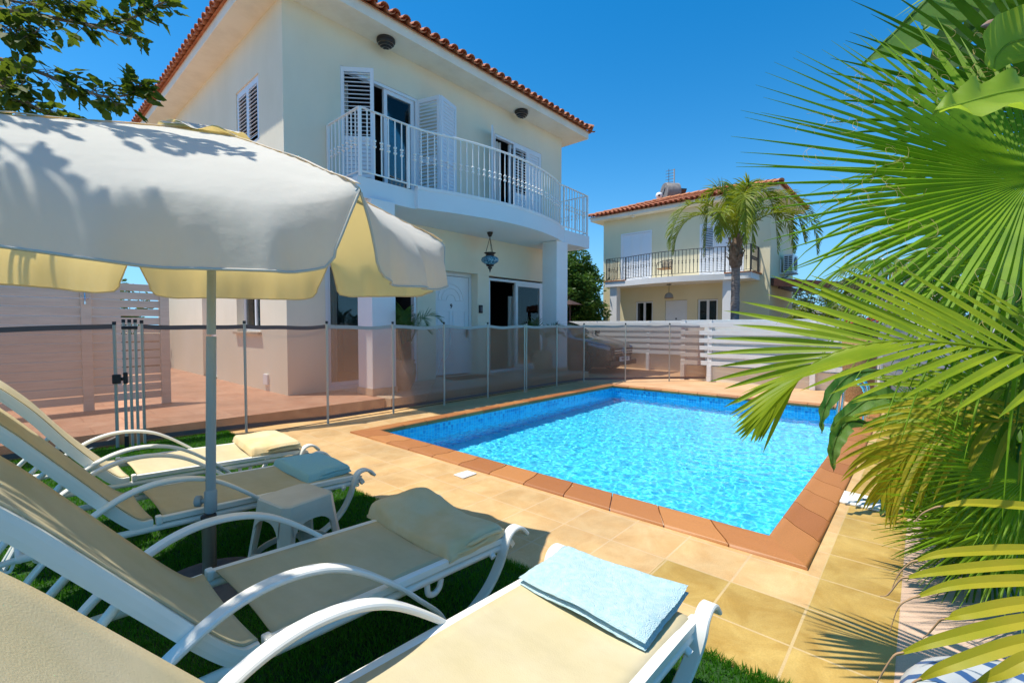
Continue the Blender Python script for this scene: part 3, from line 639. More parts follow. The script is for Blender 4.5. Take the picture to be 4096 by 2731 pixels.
b = MB(); b.box(7.06, 7.15, YF-.014, YF-.001, 1.13, 1.25); o = b.build('light_switch', M['soffit'], None, .004); tag(o, 'white switch plate between the front door and open sliding door', 'switch')
for x in (7.085, 7.125): b = MB(); b.box(x-.01, x+.01, YF-.02, YF-.0145, 1.17, 1.21); b.build('rocker', M['soffit'], o)
b = MB(); b.box(5.86, 6.80, 6.62, 7.06, .16, .176); tag(b.build('doormat', mat('coir', (.16, .09, .05), .95, (.10, .06, .03), 60)), 'brown doormat in front of the white front door', 'doormat')
for x, y, lab in ((4.51, 6.87, 'black ribbed bulkhead lamp under the eaves above the shuttered left balcony door'), (8.0, 6.85, 'black ribbed bulkhead lamp under the eaves above the right balcony door')):
    rt = root('bulkhead_lamp', (x, y, ZE), lab, 'lamp', 'bulkhead lamps under the villa eaves'); zc = ZE
    b = MB(); b.lathe([(.02, -.001), (.15, -.002), (.155, -.03), (.14, -.045)], (x, y, zc), 24); b.build('lamp_base', M['blackp'], rt)
    b = MB(); b.lathe([(.132, -.045), (.125, -.08), (.095, -.12), (.05, -.14), (.005, -.145)], (x, y, zc), 20); b.build('lamp_glass', mat('lamp_glass', (.45, .44, .40), .3), rt)
    b = MB()
    for k in range(4):                                    # louvre hood: curved bands on the pool side
        def hd(u, v, k=k):
            el = math.radians(12+19*k+15.5*v); a = math.radians(-205+165*u); r = .158*math.cos(el); return (x+r*math.cos(a), y+r*math.sin(a), zc-.03-.14*math.sin(el))
        b.grid(hd, 20, 3)
    b.build('hood', M['blackp'], rt)
# hanging lantern
L0 = V((6.68, 6.55, 0)); ln = root('hanging_lantern', (L0.x, L0.y, SLB), 'blue glass mosaic lantern hanging on chains under the balcony', 'lantern')
bz = mat('dark_bronze', (.05, .035, .03), .5, metal=.6); M['bronze'] = bz
b = MB(); b.lathe([(.004, -.10), (.03, -.085), (.055, -.03), (.06, -.002), (.02, -.001)], (L0.x, L0.y, SLB), 16); b.build('ceiling_rose', bz, ln)
for k in range(3):
    a = 2*math.pi*k/3+.4; p = V((L0.x, L0.y, SLB-.10)); q = V((L0.x+.085*math.cos(a), L0.y+.085*math.sin(a), 2.665)); b = MB(); 
    for i in range(14):
        c0, c1 = p.lerp(q, i/14), p.lerp(q, (i+.9)/14); b.tube([c0, c0.lerp(c1, .5), c1], [.004, .009, .004], 5)
    b.build('chain', bz, ln)
b = MB(); b.lathe([(.08, 2.60), (.09, 2.615), (.075, 2.635), (.11, 2.655), (.122, 2.668), (.10, 2.672)], (L0.x, L0.y, 0), 24); b.build('collar', bz, ln)
def mosaic_glass():
    m = mat('mosaic_glass', (.03, .12, .22), .15, (.25, .50, .62), 5, 1); t = m.node_tree; n = t.nodes
    vo = n.new('ShaderNodeTexVoronoi'); vo.inputs['Scale'].default_value = 55; tc = n.new('ShaderNodeTexCoord'); t.links.new(tc.outputs['Object'], vo.inputs['Vector'])
    r = n.new('ShaderNodeValToRGB'); e = r.color_ramp.elements; e[0].color = (.01, .03, .06, 1); e[1].color = (.35, .62, .72, 1); e.new(.5).color = (.05, .2, .33, 1)
    t.links.new(vo.outputs['Color'], r.inputs[0]); t.links.new(r.outputs[0], n['Principled BSDF'].inputs['Base Color']); return m
b = MB(); b.lathe([(.07, 2.43), (.11, 2.45), (.165, 2.485), (.182, 2.525), (.165, 2.565), (.12, 2.592), (.08, 2.60)], (L0.x, L0.y, 0), 28); b.build('glass_globe', mosaic_glass(), ln)
b = MB(); b.lathe([(.003, 2.27), (.012, 2.30), (.02, 2.335), (.05, 2.365), (.03, 2.385), (.075, 2.405), (.08, 2.43)], (L0.x, L0.y, 0), 20); b.build('finial', bz, ln)

# ------------------------------------------------------------------ sun loungers and towels
def lounger(c, dx, label, back=0.0):
    r = root('sun_lounger', (dx+.75, c, 0), label, 'sun lounger', 'white framed beige sun loungers on the turf')
    path = [(-.07,.0),(-.05,.05),(.03,.22),(.10,.32),(.19,.41),(.34,.497),(.49,.52),(.65,.48),(.82,.36),(.93,.255),(1.02,.165),(1.08,.085),(1.13,.035),(1.185,.024),(1.255,.062),(1.312,.13),(1.345,.215),(1.358,.285),(1.378,.33),(1.412,.347),(1.452,.338),(1.488,.303)]
    for s in (-1, 1):
        pts = [(x+dx, c+s*(.28-.085*max(0, 1-z/.30)**1.2), z) for x, z in path]
        b = MB(); b.strip(smooth_path(pts, 8), (0,1,0), .046, .016); arm = b.build('armrest_leg', M['frame'], r)
        b = MB(); b.box(1.15+dx, 1.22+dx, c+s*.20-.026, c+s*.20+.026, .001, .013); b.build('foot_cap', M['frame'], arm, .004)
    rz = lambda x: .345-.045*(x-.45)
    for s in (-1, 1):
        b = MB(); y = c+s*.252
        b.tube([(.02+dx, y, .335), (.45+dx, y, .318), (1.40+dx, y, .275)], .0155, 8); b.build('side_rail', M['frame'], r)
        b = MB(); b.strip(smooth_path([(.455+dx, y, rz(.455)+.006), (.9+dx, y, rz(.9)+.006), (1.36+dx, y, rz(1.36)+.004), (1.41+dx, y, .288), (1.43+dx, y, .262)], 4), (0,0,1), .026, .03); b.build('sling_rail', M['frame'], r)
        b = MB(); b.box(.435+dx, .458+dx, y-.018, y+.018, rz(.45)-.012, rz(.45)+.024); b.build('end_cap', M['frame'], r, .005)
        b = MB(); b.tube(smooth_path([(.98+dx, y, .285), (.985+dx, y, .245), (1.01+dx, y, .232), (1.035+dx, y, .245), (1.045+dx, y, .275)], 4), .011, 7); b.build('stacking_lug', M['frame'], r)
        b = MB(); b.tube([(1.30+dx, y, .278), (1.30+dx, c+s*.275, .262)], .013, 7); b.build('joint', M['frame'], r)
    b = MB(); b.tube([(1.405+dx, c-.25, .285), (1.405+dx, c+.25, .285)], .016, 8); b.tube([(1.40+dx, c-.25, .255), (1.40+dx, c+.25, .255)], .012, 8); b.build('foot_bar', M['frame'], r)
    b = MB(); b.tube([(.03+dx, c-.25, .33), (.03+dx, c+.25, .33)], .014, 8); b.build('cross_bar', M['frame'], r)
    def seat(u, v):
        x = .462+(1.425-.462)*u; y = c-.245+.49*v; z = rz(x)+.018-.012*(1-(2*v-1)**2)*(1-(2*u-1)**4)
        if u > .93: z -= (u-.93)**2*6.5
        return (x+dx+.008*math.sin(math.pi*v)*(u < .01), y, z)
    b = MB(); b.grid(seat, 30, 12); o = b.build('seat_sling', M['sling'], r); so_ = o.modifiers.new('thick', 'SOLIDIFY'); so_.thickness = .004
    # backrest leans from the hinge up towards the camera side
    bp = smooth_path([(.425,.338),(.375,.345),(.305,.415),(.18,.572),(.07,.712+back),(.0,.80+back),(-.07,.875+back),(-.12,.905+back),(-.17,.912+back)], 5)
    for s in (-1, 1):
        b = MB(); b.strip([(p.x+dx, c+s*.248, p.y) for p in bp], (0,1,0), .026, .042); b.build('backrest_rail', M['frame'], r)
    b = MB(); b.tube([(-.17+dx, c-.248, .912+back), (-.17+dx, c+.248, .912+back)], .017, 8); b.build('backrest_bar', M['frame'], r)
    n = len(bp)
    def bk(u, v):
        t = u*(n-1); i = min(int(t), n-2); p = bp[i].lerp(bp[i+1], t-i); q = (bp[min(i+1, n-1)]-bp[max(i-1, 0)]).normalized(); nn = V((q.y, -q.x))
        if nn.y < 0: nn = -nn
        p = p+nn*(.022-.014*(1-(2*v-1)**2)); return (p.x+dx, c-.242+.484*v, p.y)
    b = MB(); b.grid(bk, 36, 10); o = b.build('backrest_sling', M['sling'], r); so_ = o.modifiers.new('thick', 'SOLIDIFY'); so_.thickness = .004
    # prop frame with notched bars
    b = MB(); b.tube(smooth_path([(.16+dx, c-.20, .58), (.0+dx, c-.20, .40), (-.06+dx, c-.19, .31), (-.06+dx, c+.19, .31), (.0+dx, c+.20, .40), (.16+dx, c+.20, .58)], 4), .012, 7); b.build('prop_frame', M['frame'], r)
    for s in (-1, 1):
        b = MB(); y = c+s*.215; b.tube([(.17+dx, y, .335), (-.20+dx, y, .30)], .012, 7)
        for k in range(4):
            x = .10-.085*k+dx; z = .325-.008*k
            b.prism([(0, 0)], 0, 0) if False else b.strip(smooth_path([(x, y, z), (x-.012, y, z-.032), (x-.03, y, z-.028), (x-.036, y, z-.012)], 3), (0,1,0), .012, .010)
        b.build('notched_bar', M['frame'], r)
    return r
lounger(.75, 0, 'sunlit beige lounger nearest the camera with the pale aqua towel at its foot')
lounger(1.55, .02, 'shaded beige lounger holding the rumpled cream towel, next to the sunlit one')
lounger(2.735, .01, 'beige lounger behind the umbrella pole carrying the half-shaded folded aqua towel')
lounger(3.53, .05, 'farthest beige lounger, beside the pool fence gate, with the sunlit cream towel', .02)
def puffy_towel(label, cor, z, t, m, seed, top=None, wob=.006):
    """thick folded towel: one soft rounded body whose open short end shows the rolled folds"""
    rd = random.Random(seed); c = [V((x, y, 0)) for x, y in cor]; r = root('towel', ((c[0].x+c[2].x)/2, (c[0].y+c[2].y)/2, z), label, 'towel')
    P = lambda u, v: c[0].lerp(c[1], u).lerp(c[3].lerp(c[2], u), v); ph = [rd.uniform(0, 6) for _ in range(5)]; N, K = 48, 34
    def H(u, v): return wob*(math.sin(5*u+ph[0])*math.cos(4*v+ph[1])+.6*math.sin(9*u+7*v+ph[2])+.35*math.sin(14*v-8*u+ph[3]))+(top(u, v) if top else 0)
    def prof(q): d = min(q, 1-q)/.085; return (1-(1-min(1, d))**2.4)**.5
    def body(u, v):
        d = .004*math.sin(17*u+ph[4])*(1 if v < .03 or v > .97 else 0)+.004*math.sin(15*v+ph[2])*(1 if u < .03 or u > .97 else 0); p = P(u+d, v+d)
        return (p.x, p.y, z+(t+H(u, v))*(.16+.84*prof(u)*prof(v))+rd.uniform(-.0005, .0005))
    b = MB(); b.grid(body, N, K)
    rim = [body(i/N, 0) for i in range(N)]+[body(1, j/K) for j in range(K)]+[body(i/N, 1) for i in range(N, 0, -1)]+[body(0, j/K) for j in range(K, 0, -1)]; n = len(rim)
    b.add(rim+[(x, y, z) for x, y, _ in rim], [(i, n+i, n+(i+1) % n, (i+1) % n) for i in range(n)], 0, True); b.build('folded_body', m, r)
    for k in range(2):
        lo, hi = (.10, .93) if k == 0 else (.30, .97)
        pts = [P(u, .012+.004*math.sin(11*u+k))+V((0, 0, z+t*(.26+.36*k)+H(u, 0)*.6)) for u in np.linspace(lo, hi, 24)]; rr_ = [t*.17*min(1, .25+i/3, .25+(23-i)/3) for i in range(24)]
        b = MB(); b.tube(pts, rr_, 10); b.build('fold_edge', m, r)
    return r
def towel(name, label, cor, z, t, layers, m, seed, top=None, wob=.008, fuzz=0.0, sag=.0, group=None):
    """folded towel: stacked rounded layers over the quad cor (4 xy corners), joined by a fold on one side"""
    rd = random.Random(seed); c = [V((x, y, 0)) for x, y in cor]
    r = root(name, ((c[0].x+c[2].x)/2, (c[0].y+c[2].y)/2, z), label, 'towel', group)
    ph = [rd.uniform(0, 6) for _ in range(6)]
    def P(u, v): return c[0].lerp(c[1], u).lerp(c[3].lerp(c[2], u), v)
    lt = t/layers
    for k in range(layers):
        du = [rd.uniform(0, .012) for _ in range(4)]; b = MB(); N, K = 30, 22
        def ed(q): return (1-abs(2*q-1)**20)**.5
        def srf(u, v, sgn, k=k, du=du):
            uu = du[0]+(1-du[0]-du[1])*u; vv = du[2]+(1-du[2]-du[3])*v
            p = P(uu, vv); h = wob*(math.sin(5*uu+ph[0])*math.cos(4*vv+ph[1])+.6*math.sin(9*uu+7*vv+ph[2])+.4*math.sin(13*vv-6*uu+ph[3]))
            e = ed(u)*ed(v); bulge = (top(uu, vv) if top else 0)*(.78+.22*(k+1)/layers)
            zz = z+lt*(k+.5)+sgn*lt*.5*e+h*(.75+.25*(k+1)/layers)+bulge-sag*(4*(uu-.5)**2)*0
            if fuzz: zz += rd.uniform(-fuzz, fuzz)
            q = P(uu+rd.uniform(-fuzz, fuzz)*2, vv+rd.uniform(-fuzz, fuzz)*2) if fuzz else p
            return (q.x, q.y, zz)
        top_v = [srf(i/N, j/K, 1) for j in range(K+1) for i in range(N+1)]; bot_v = [srf(i/N, j/K, -1) for j in range(K+1) for i in range(N+1)]
        W = N+1; b.add(top_v, [(j*W+i, j*W+i+1, (j+1)*W+i+1, (j+1)*W+i) for j in range(K) for i in range(N)], 0, True)
        b.add(bot_v, [(j*W+i, (j+1)*W+i, (j+1)*W+i+1, j*W+i+1) for j in range(K) for i in range(N)], 0, True)
        rim = [i for i in range(N)]+[j*W+N for j in range(K)]+[K*W+i for i in range(N, 0, -1)]+[j*W for j in range(K, 0, -1)]
        b.add([top_v[i] for i in rim]+[bot_v[i] for i in rim], [(i, len(rim)+i, len(rim)+(i+1) % len(rim), (i+1) % len(rim)) for i in range(len(rim))], 0, True)
        b.build('towel_layer', m, r)
    return r
towel('towel', 'pale aqua terry towel folded flat on the sunlit nearest lounger', [(1.125, .53), (1.475, .545), (1.425, 1.0), (1.15, 1.0)], .325, .042, 2, M['aqua2'], 1, None, .004, .0014)
puffy_towel('rumpled cream towel in the umbrella shade on the second-nearest lounger', [(1.09, 1.28), (1.40, 1.28), (1.43, 1.87), (1.11, 1.88)], .325, .050, M['cream'], 2, lambda u, v: .045*math.exp(-((v-.9)/.2)**2-((u-.45)/.5)**2)-.020*math.exp(-((v-.5)/.24)**2), .006)
puffy_towel('folded aqua towel crossed by a shadow edge on the lounger behind the umbrella pole', [(1.13, 2.52), (1.40, 2.54), (1.41, 2.99), (1.13, 3.01)], .325, .048, M['aqua'], 3, None, .004)
puffy_towel('neatly folded cream towel in full sun on the farthest lounger', [(1.10, 3.27), (1.43, 3.27), (1.46, 3.80), (1.16, 3.84)], .335, .052, M['cream'], 4, None, .004)

# ------------------------------------------------------------------ plastic stool
st = root('plastic_stool', (.915, 2.17, 0), 'beige plastic stool standing between the loungers beside the umbrella base', 'stool')
cx, cy = .915, 2.17
b = MB()
def rr(h, ch): return [(-h+ch, -h), (h-ch, -h), (h, -h+ch), (h, h-ch), (h-ch, h), (-h+ch, h), (-h, h-ch), (-h, -h+ch)]
R_ = math.radians(8); rot = lambda x, y: (cx+x*math.cos(R_)-y*math.sin(R_), cy+x*math.sin(R_)+y*math.cos(R_))
lv = [(.118, .028, .414), (.126, .03, .408), (.129, .03, .385), (.133, .03, .34)]
vs = [(*rot(x, y), z) for h, ch, z in lv for x, y in rr(h, ch)]
b.add(vs, [tuple(range(8))]+[(i*8+j, i*8+8+j, i*8+8+(j+1) % 8, i*8+(j+1) % 8) for i in range(3) for j in range(8)]); b.build('seat', M['plastic'], st, .006)
for sx in (-1, 1):
    for sy in (-1, 1):
        b = MB(); vs = []
        for z in (.345, .2, .0):
            o = .133+(.345-z)*.13; iw = .05-.012*(.345-z)/.345
            for x, y in ((o, o-iw-.005), (o, o-.03), (o-.03, o), (o-iw-.005, o), (o-iw-.005, o-.012), (o-.034, o-.018), (o-.018, o-.034), (o-.012, o-iw-.005)): vs.append((*rot(sx*x, sy*y), z))
        b.add(vs, [(i*8+j, i*8+(j+1) % 8, i*8+8+(j+1) % 8, i*8+8+j) for i in range(2) for j in range(8)]+[tuple(range(8)), tuple(range(16, 24))]); b.build('leg', M['plastic'], st)
for k in range(4):                                        # arched aprons and lower stretchers
    a = k*math.pi/2; ca, sa = math.cos(a), math.sin(a); b = MB(); o = .137
    def W(x, y, z): return (*rot(x*ca-y*sa, x*sa+y*ca), z)
    n = 10; outer = []
    for i in range(n+1):
        t = -1+2*i/n; outer.append((t*.098, .345-.055*abs(t)**3-.012))
    vs = [W(x, -o, .35) for x, z in outer]+[W(x, -o-(.345-z)*.13, z) for x, z in outer]+[W(x, -o+.008, .35) for x, z in outer]+[W(x, -o+.008-(.345-z)*.13, z) for x, z in outer]
    m_ = n+1; b.add(vs, [(i, m_+i, m_+i+1, i+1) for i in range(n)]+[(2*m_+i, 2*m_+i+1, 3*m_+i+1, 3*m_+i) for i in range(n)]+[(m_+i, 3*m_+i, 3*m_+i+1, m_+i+1) for i in range(n)]); b.build('apron', M['plastic'], st)
    b = MB(); b.strip(smooth_path([W(-.125, -o-.02, .11), W(-.09, -o-.012, .15), W(0, -o-.01, .165), W(.09, -o-.012, .15), W(.125, -o-.02, .11)], 4), (0,0,1), .03, .008); b.build('stretcher', M['plastic'], st)

# ------------------------------------------------------------------ umbrella and its base
BX, BY = .620, 2.388
ub = root('umbrella_base', (BX, BY, 0), 'dark grey round umbrella base with a stained steel tube on the turf', 'umbrella base')
b = MB(); b.lathe([(.004, .024), (.20, .024), (.232, .03), (.238, .022), (.238, .012)], (BX, BY, 0), 48); b = MB(); b.lathe([(.238, .008), (.24, .03), (.232, .038), (.19, .042), (.05, .05)], (BX, BY, 0), 56); b.build('base_disc', M['basegrey'], ub)
b = MB(); b.lathe([(.036, .05), (.046, .055), (.047, .075), (.034, .082), (.030, .084)], (BX, BY, 0), 24); b.build('foot_collar', M['blackp'], ub)
b = MB(); b.lathe([(.028, .06), (.028, .335)], (BX, BY, 0), 24); b.build('steel_tube', M['steel'], ub)
b = MB(); b.lathe([(.0285, .330), (.031, .333), (.031, .345), (.026, .350), (.02, .3505)], (BX, BY, 0), 24); b.build('tube_collar', M['blackp'], ub)
umb = root('patio_umbrella', (BX, BY, .35), 'big cream hexagonal parasol with a hanging valance over the loungers', 'umbrella')
SX, SY = .036, .050
def U(x, y, z): return V((BX+x+SX*z, BY+y+SY*z, z))
b = MB(); b.tube([U(0, 0, .34), U(0, 0, 1.15)], .0205, 16); b.tube([U(0, 0, 1.16), U(0, 0, 2.05)], .0185, 16); pole = b.build('pole', M['grey'], umb)
b = MB(); b.tube([U(0, 0, .352), U(0, 0, .365), U(0, 0, .445), U(0, 0, .452)], [.022, .026, .026, .0215], 16)
kd = (-RT*.95-FW*.3).normalized(); c = U(0, 0, .405); b.tube([c+kd*.02, c+kd*.04], .012, 8)
for p0, p1, r in ((.036, .062, .026),): b.tube([c+kd*p0, c+kd*(p0+.004), c+kd*(p1-.004), c+kd*p1], [r*.85, r, r, r*.8], 8)
b.build('clamp_knob', M['grey'], pole)
ZP, ZR, RR, PH = 2.11, 1.655, 1.11, math.radians(-84)
NP = 6; ang = lambda k: PH+k*math.pi*2/NP
zc = lambda r: ZR+(ZP-ZR)*(1-.90*r-.10*r**2.2)
def canopy_pt(k, t, r):
    """panel k, t across (0..1), r from peak (0) to rim (1)"""
    a, c = ang(k), ang(k+1); p = V((math.cos(a), math.sin(a), 0)).lerp(V((math.cos(c), math.sin(c), 0)), t)
    e = 1-(2*t-1)**2; p = p*(RR*r)*(1-.035*e*r)
    z = zc(r)-.010*e*r**1.5+.008*e*math.sin(r*7+k)*r-.060*max(0, (r-.66)/.34)**2.0*min(1, e*1.6)**.7-.012*max(0, (r-.9)/.1)**2
    z += .003*math.sin(15*t*r+k*2.1)*r*e+(.050*max(0, -p.x)+.015*max(0, p.x))*r+.007*r**2*math.sin((1-r)/(min(t, 1-t)+.06)*7+k)*math.exp(-min(t, 1-t)/.14)*(r > .3)
    return U(p.x, p.y, z)
def cloth(k, u, v):
    if v <= .68: return canopy_pt(k, u, .05+.95*v/.68)
    v = (v-.68)/.32; ln = .212; cut = .075*min(1, v*1.2)**1.1+(.022*max(0, (v-.88)/.12)**2)
    t = cut+(1-2*cut)*u; p = canopy_pt(k, t, 1.0); q = canopy_pt(k, t, .96); out = V((p.x-q.x, p.y-q.y, 0)).normalized(); e = 1-(2*t-1)**2
    rip = .022*v*math.sin(t*16+k*1.7)*(.4+e)+.009*v*math.sin(t*37+k)+.004*v*math.sin(t*71+2*k)
    return p+out*(.050*(1-(1-v)**2.4)*(.35+.65*e)+rip)+V((0,0,-1))*(ln*v*(.72+.28*v)*(1+.05*math.sin(t*5+k)))
b = MB()
for k in range(NP): b.grid(lambda u, v, k=k: cloth(k, u, v), 44, 50)
can = b.build('canopy', M['canopy'], umb)
for k in range(NP):                                       # hem tape round each valance flap
    hp = [cloth(k, 0, .70+.3*v/10) for v in range(0, 10)]+[cloth(k, u/30, 1) for u in range(31)]+[cloth(k, 1, .70+.3*v/10) for v in range(9, -1, -1)]
    b = MB(); b.tube(hp, .0048, 5); b.build('hem', M['hem'], can)
for k in range(NP):                                       # sewn seams over the ribs and down each panel
    b = MB(); b.strip([canopy_pt(k, 0, r)+V((0,0,.003)) for r in np.linspace(.1, .99, 20)], V((math.cos(ang(k)+1.5708), math.sin(ang(k)+1.5708), 0)), .022, .003); b.build('seam', M['canopy'], can)
b = MB()
for k in range(NP):
    def vc(u, v, k=k):
        p = canopy_pt(k, u, .235*v+.002); e = 1-(2*u-1)**2; return p+V((0, 0, .020+.006*v*e+.014*v*v*math.sin(u*11+k*1.3)))
    b.grid(vc, 14, 8)
b.build('vent_cap', M['canopy'], can)
for k in range(NP):
    a = ang(k); pts = [canopy_pt(k, 0, r)-V((0,0,.016)) for r in np.linspace(.03, .965, 14)]
    b = MB(); b.tube(pts, .008, 6); rb = b.build('rib', M['grey'], umb)
    m0 = U(math.cos(a)*RR*.5, math.sin(a)*RR*.5, zc(.5)-.025); b = MB(); b.tube([U(0, 0, 1.72), m0], .006, 6); b.build('strut', M['grey'], rb)
    tip = pts[-1]; b = MB(); b.tube([tip-V((0,0,.006)), tip+(pts[-1]-pts[-3]).normalized()*.035], .012, 8); b.build('rib_tip', M['grey'], rb)
b = MB(); b.tube([U(0, 0, 1.69), U(0, 0, 1.75)], .034, 14); b.build('runner', M['grey'], umb)

# ------------------------------------------------------------------ mesh safety fence round the pool
fe = root('pool_fence', (1.86, 5.68, 0), 'brown see-through mesh pool fence on thin grey posts', 'fence')
line = [(1.86, 5.68), (2.69, 5.425), (3.61, 5.40), (4.50, 5.385), (5.42, 5.37), (6.36, 5.365), (7.37, 5.385), (8.27, 5.335), (8.93, 4.72), (9.70, 4.08), (10.32, 3.40)]
def post(x, y, top=1.255, r=.014):
    b = MB(); b.tube([(x, y, -.02), (x, y, top-.03)], r, 10); p = b.build('post', M['frame2'], fe)
    b = MB(); b.tube([(x, y, top-.032), (x, y, top)], r*1.12, 10); b.build('post_cap', M['blackp'], p)
M['frame2'] = mat('grey_beige_post', (.52, .46, .37), .45)
M['hemband'] = mat('mesh_hem', (.42, .37, .34), .8); M['hemdark'] = mat('mesh_hem_brown', (.16, .11, .10), .8)
def panel(p, q, zt=1.215, sag=.03, zb=.05, dark=False):
    p, q = V((*p, 0)), V((*q, 0)); d = (q-p).normalized(); nn = V((-d.y, d.x, 0)); b = MB()
    top = lambda u: zt-sag*4*u*(1-u)*(.7+.3*math.sin(u*7+p.x))
    def f(u, v):
        w_ = .022*math.sin(u*math.pi)*math.sin(v*5+p.x*3)+.012*math.sin(u*9+p.x)*v*(1-v)*2
        return p.lerp(q, u)+nn*w_+V((0, 0, zb+.045+(top(u)-.045-zb-.045)*v))
    b.grid(f, 16, 10); o = b.build('mesh_panel', M['mesh'], fe)
    for lo, hi, m in ((lambda u: top(u)-.045, top, M['hemdark'] if dark else M['hemband']), (lambda u: zb, lambda u: zb+.045, M['hemdark'])):
        b = MB(); b.grid(lambda u, v: p.lerp(q, u)+nn*(.004 if v else .004)+V((0, 0, lo(u)+(hi(u)-lo(u))*v)), 16, 1); b.build('hem', m, o)
for x, y in line: post(x, y)
post(6.42, 5.37, 1.27)
for i in range(len(line)-1): panel(line[i], line[i+1], dark=i < 1, sag=.03 if i < 7 else .02)
post(.975, 5.83); panel((.975, 5.83), line[0], dark=True, sag=.02)
for x in (.83, .875, .92): post(x, 5.80, 1.262, .0135)
b = MB(); b.box(.81, .935, 5.775, 5.788, 1.165, 1.195); b.build('pole_clip', M['blackp'], fe, .004)
post(.765, 5.83, 1.24, .0145); panel((-1.6, 5.9), (.765, 5.83), sag=.05, dark=True)
b = MB(); b.box(.735, .80, 5.79, 5.82, .64, .73); b.box(.80, .815, 5.79, 5.815, .665, .70); b.box(.815, .85, 5.775, 5.80, .635, .745); b.build('gate_latch', M['blackp'], fe, .006)
b = MB(); b.tube([(.83, 5.80, .0), (.83, 5.80, .12)], .018, 10); b.build('drop_bolt', M['blackp'], fe)
b = MB(); b.tube([(.765, 5.84, .12), (.45, 5.87, -.02)], .010, 6); b.build('brace', M['grey'], fe)

# ------------------------------------------------------------------ slatted screens and boundary fence
def screen(label, xs_posts, y, z0, z1, pitch, sh, name='slatted_screen'):
    r = root(name, ((xs_posts[0]+xs_posts[-1])/2, y, z0), label, 'screen')
    for x in xs_posts: b = MB(); b.box(x-.05, x+.05, y-.035, y+.04, z0, z1+.01); b.build('post', M['whitewood'], r, .005)
    for a, c in zip(xs_posts[:-1], xs_posts[1:]):
        b = MB(); k = int((z1-z0-.1)/pitch)
        for i in range(k):
            z = z0+.09+i*pitch; j = random.uniform(-.003, .003)
            b.box(a+.051, c-.051, y+.0+random.uniform(0, .004), y+.022, z+j, z+sh+j)
        o = b.build('slat_panel', M['whitewood'], r, .002)
    return r
sc = screen('tall white slatted wooden screen on the terracotta patio at the left', [-2.3, -.78, .745, 1.525], 7.66, .15, 1.80, .1085, .091)
b = MB(); b.tube([(.735, 7.61, 1.62), (.735, 7.60, 1.52), (.735, 7.58, 1.50)], .008, 6); b.tube([(.70, 7.60, 1.535), (.77, 7.60, 1.535)], .006, 6); b.tube([(.735, 7.595, 1.50), (.735, 7.595, 1.46)], .014, 8); tag(b.build('wall_tap', M['chrome'], None), 'small metal tap on the post of the tall white screen', 'tap')
def boundary(label, fx, p, q, posts, zb, ztop, slats, name='boundary_fence'):
    """board on board fence between p and q standing on a low plastered wall"""
    p, q = V((*p, 0)), V((*q, 0)); d = (q-p).normalized(); n = V((-d.y, d.x, 0)); n = n if n.x < 0 else -n; L = (q-p).length
    r = root(name, (p+q)/2+V((0,0,zb)), label, 'fence', 'white board fences along the boundary')
    b = MB()
    for z0, z1 in slats: b.obb(p.lerp(q, .5)+n*(.03)+V((0,0,(z0+z1)/2)), d*(L/2), n*.010, V((0,0,(z1-z0)/2)))
    b.build('front_boards', M['fencew'], r, .002)
    b = MB()
    for i in range(len(slats)): 
        z0 = slats[i][1]-.012; z1 = (slats[i+1][0] if i+1 < len(slats) else ztop)+.012
        if i+1 == len(slats): z0, z1 = slats[i][1]-.02, ztop
        b.obb(p.lerp(q, .5)-n*(.04)+V((0,0,(z0+z1)/2)), d*(L/2), n*.010, V((0,0,(z1-z0)/2)))
    b.build('back_boards', M['fencew'], r, .002)
    for t in posts:
        c = p+d*t; b = MB(); b.obb(c+V((0,0,(zb+ztop)/2)), d*.045, n*.026, V((0,0,(ztop-zb)/2))); b.obb(c+n*.044+V((0,0,(zb+slats[0][0])/2)), d*.045, n*.012, V((0,0,(slats[0][0]-zb)/2-.002))); b.build('post', M['fencew'], r, .004)
    return r
M['fencew'] = mat('white_fence_paint', (.74, .74, .73), .55, (.66, .66, .65), 2.5, 6, .12, 40, stretch=(1, 1, 12))
SL = [(.354, .443), (.522, .611), (.678, .767), (.834, .93), (1.002, 1.091), (1.165, 1.262)]
boundary('long white board fence on the right behind the palms, above the low cream wall', 0, (10.17, 3.41), (10.0, -7.0), [.02, 1.9, 3.8, 5.7, 7.6, 9.6], 0, 1.325, SL)
boundary('short white board gate section at the end of the mesh fence', 0, (10.20, 4.02), (10.18, 3.42), [.05], 0, 1.325, SL)
boundary('long white board fence beyond the parked dark car', 0, (12.15, 14), (12.1, 4.72), [.6, 2.6, 4.6, 6.6, 8.3], -.05, 1.335, [(.43, .52), (.585, .675), (.745, .835), (.90, .99), (1.06, 1.15), (1.215, 1.29)])
b = MB(); b.box(10.2, 10.32, -7, 3.43, -.05, .33); b.box(10.24, 10.36, 3.432, 4.05, -.05, .335); tag(b.build('garden_wall', M['wall'], None, .006), 'low cream wall under the right white board fence', 'wall')
b = MB(); b.box(12.18, 12.3, 4.7, 14, -.06, .42); tag(b.build('garden_wall', M['wall'], None, .006), 'low cream wall under the fence beyond the parked car', 'wall')
b = MB(); b.box(3.9, 4.0, 0, 0, 0, 0) if False else None
b = MB(); b.box(-6, 1.4, 10.0, 10.15, .1, 2.3); tag(b.build('rear_wall', mat('blue_grey_wall', (.42, .50, .52), .8), None), 'pale blue-grey wall glimpsed through the gaps of the tall screen', 'wall')
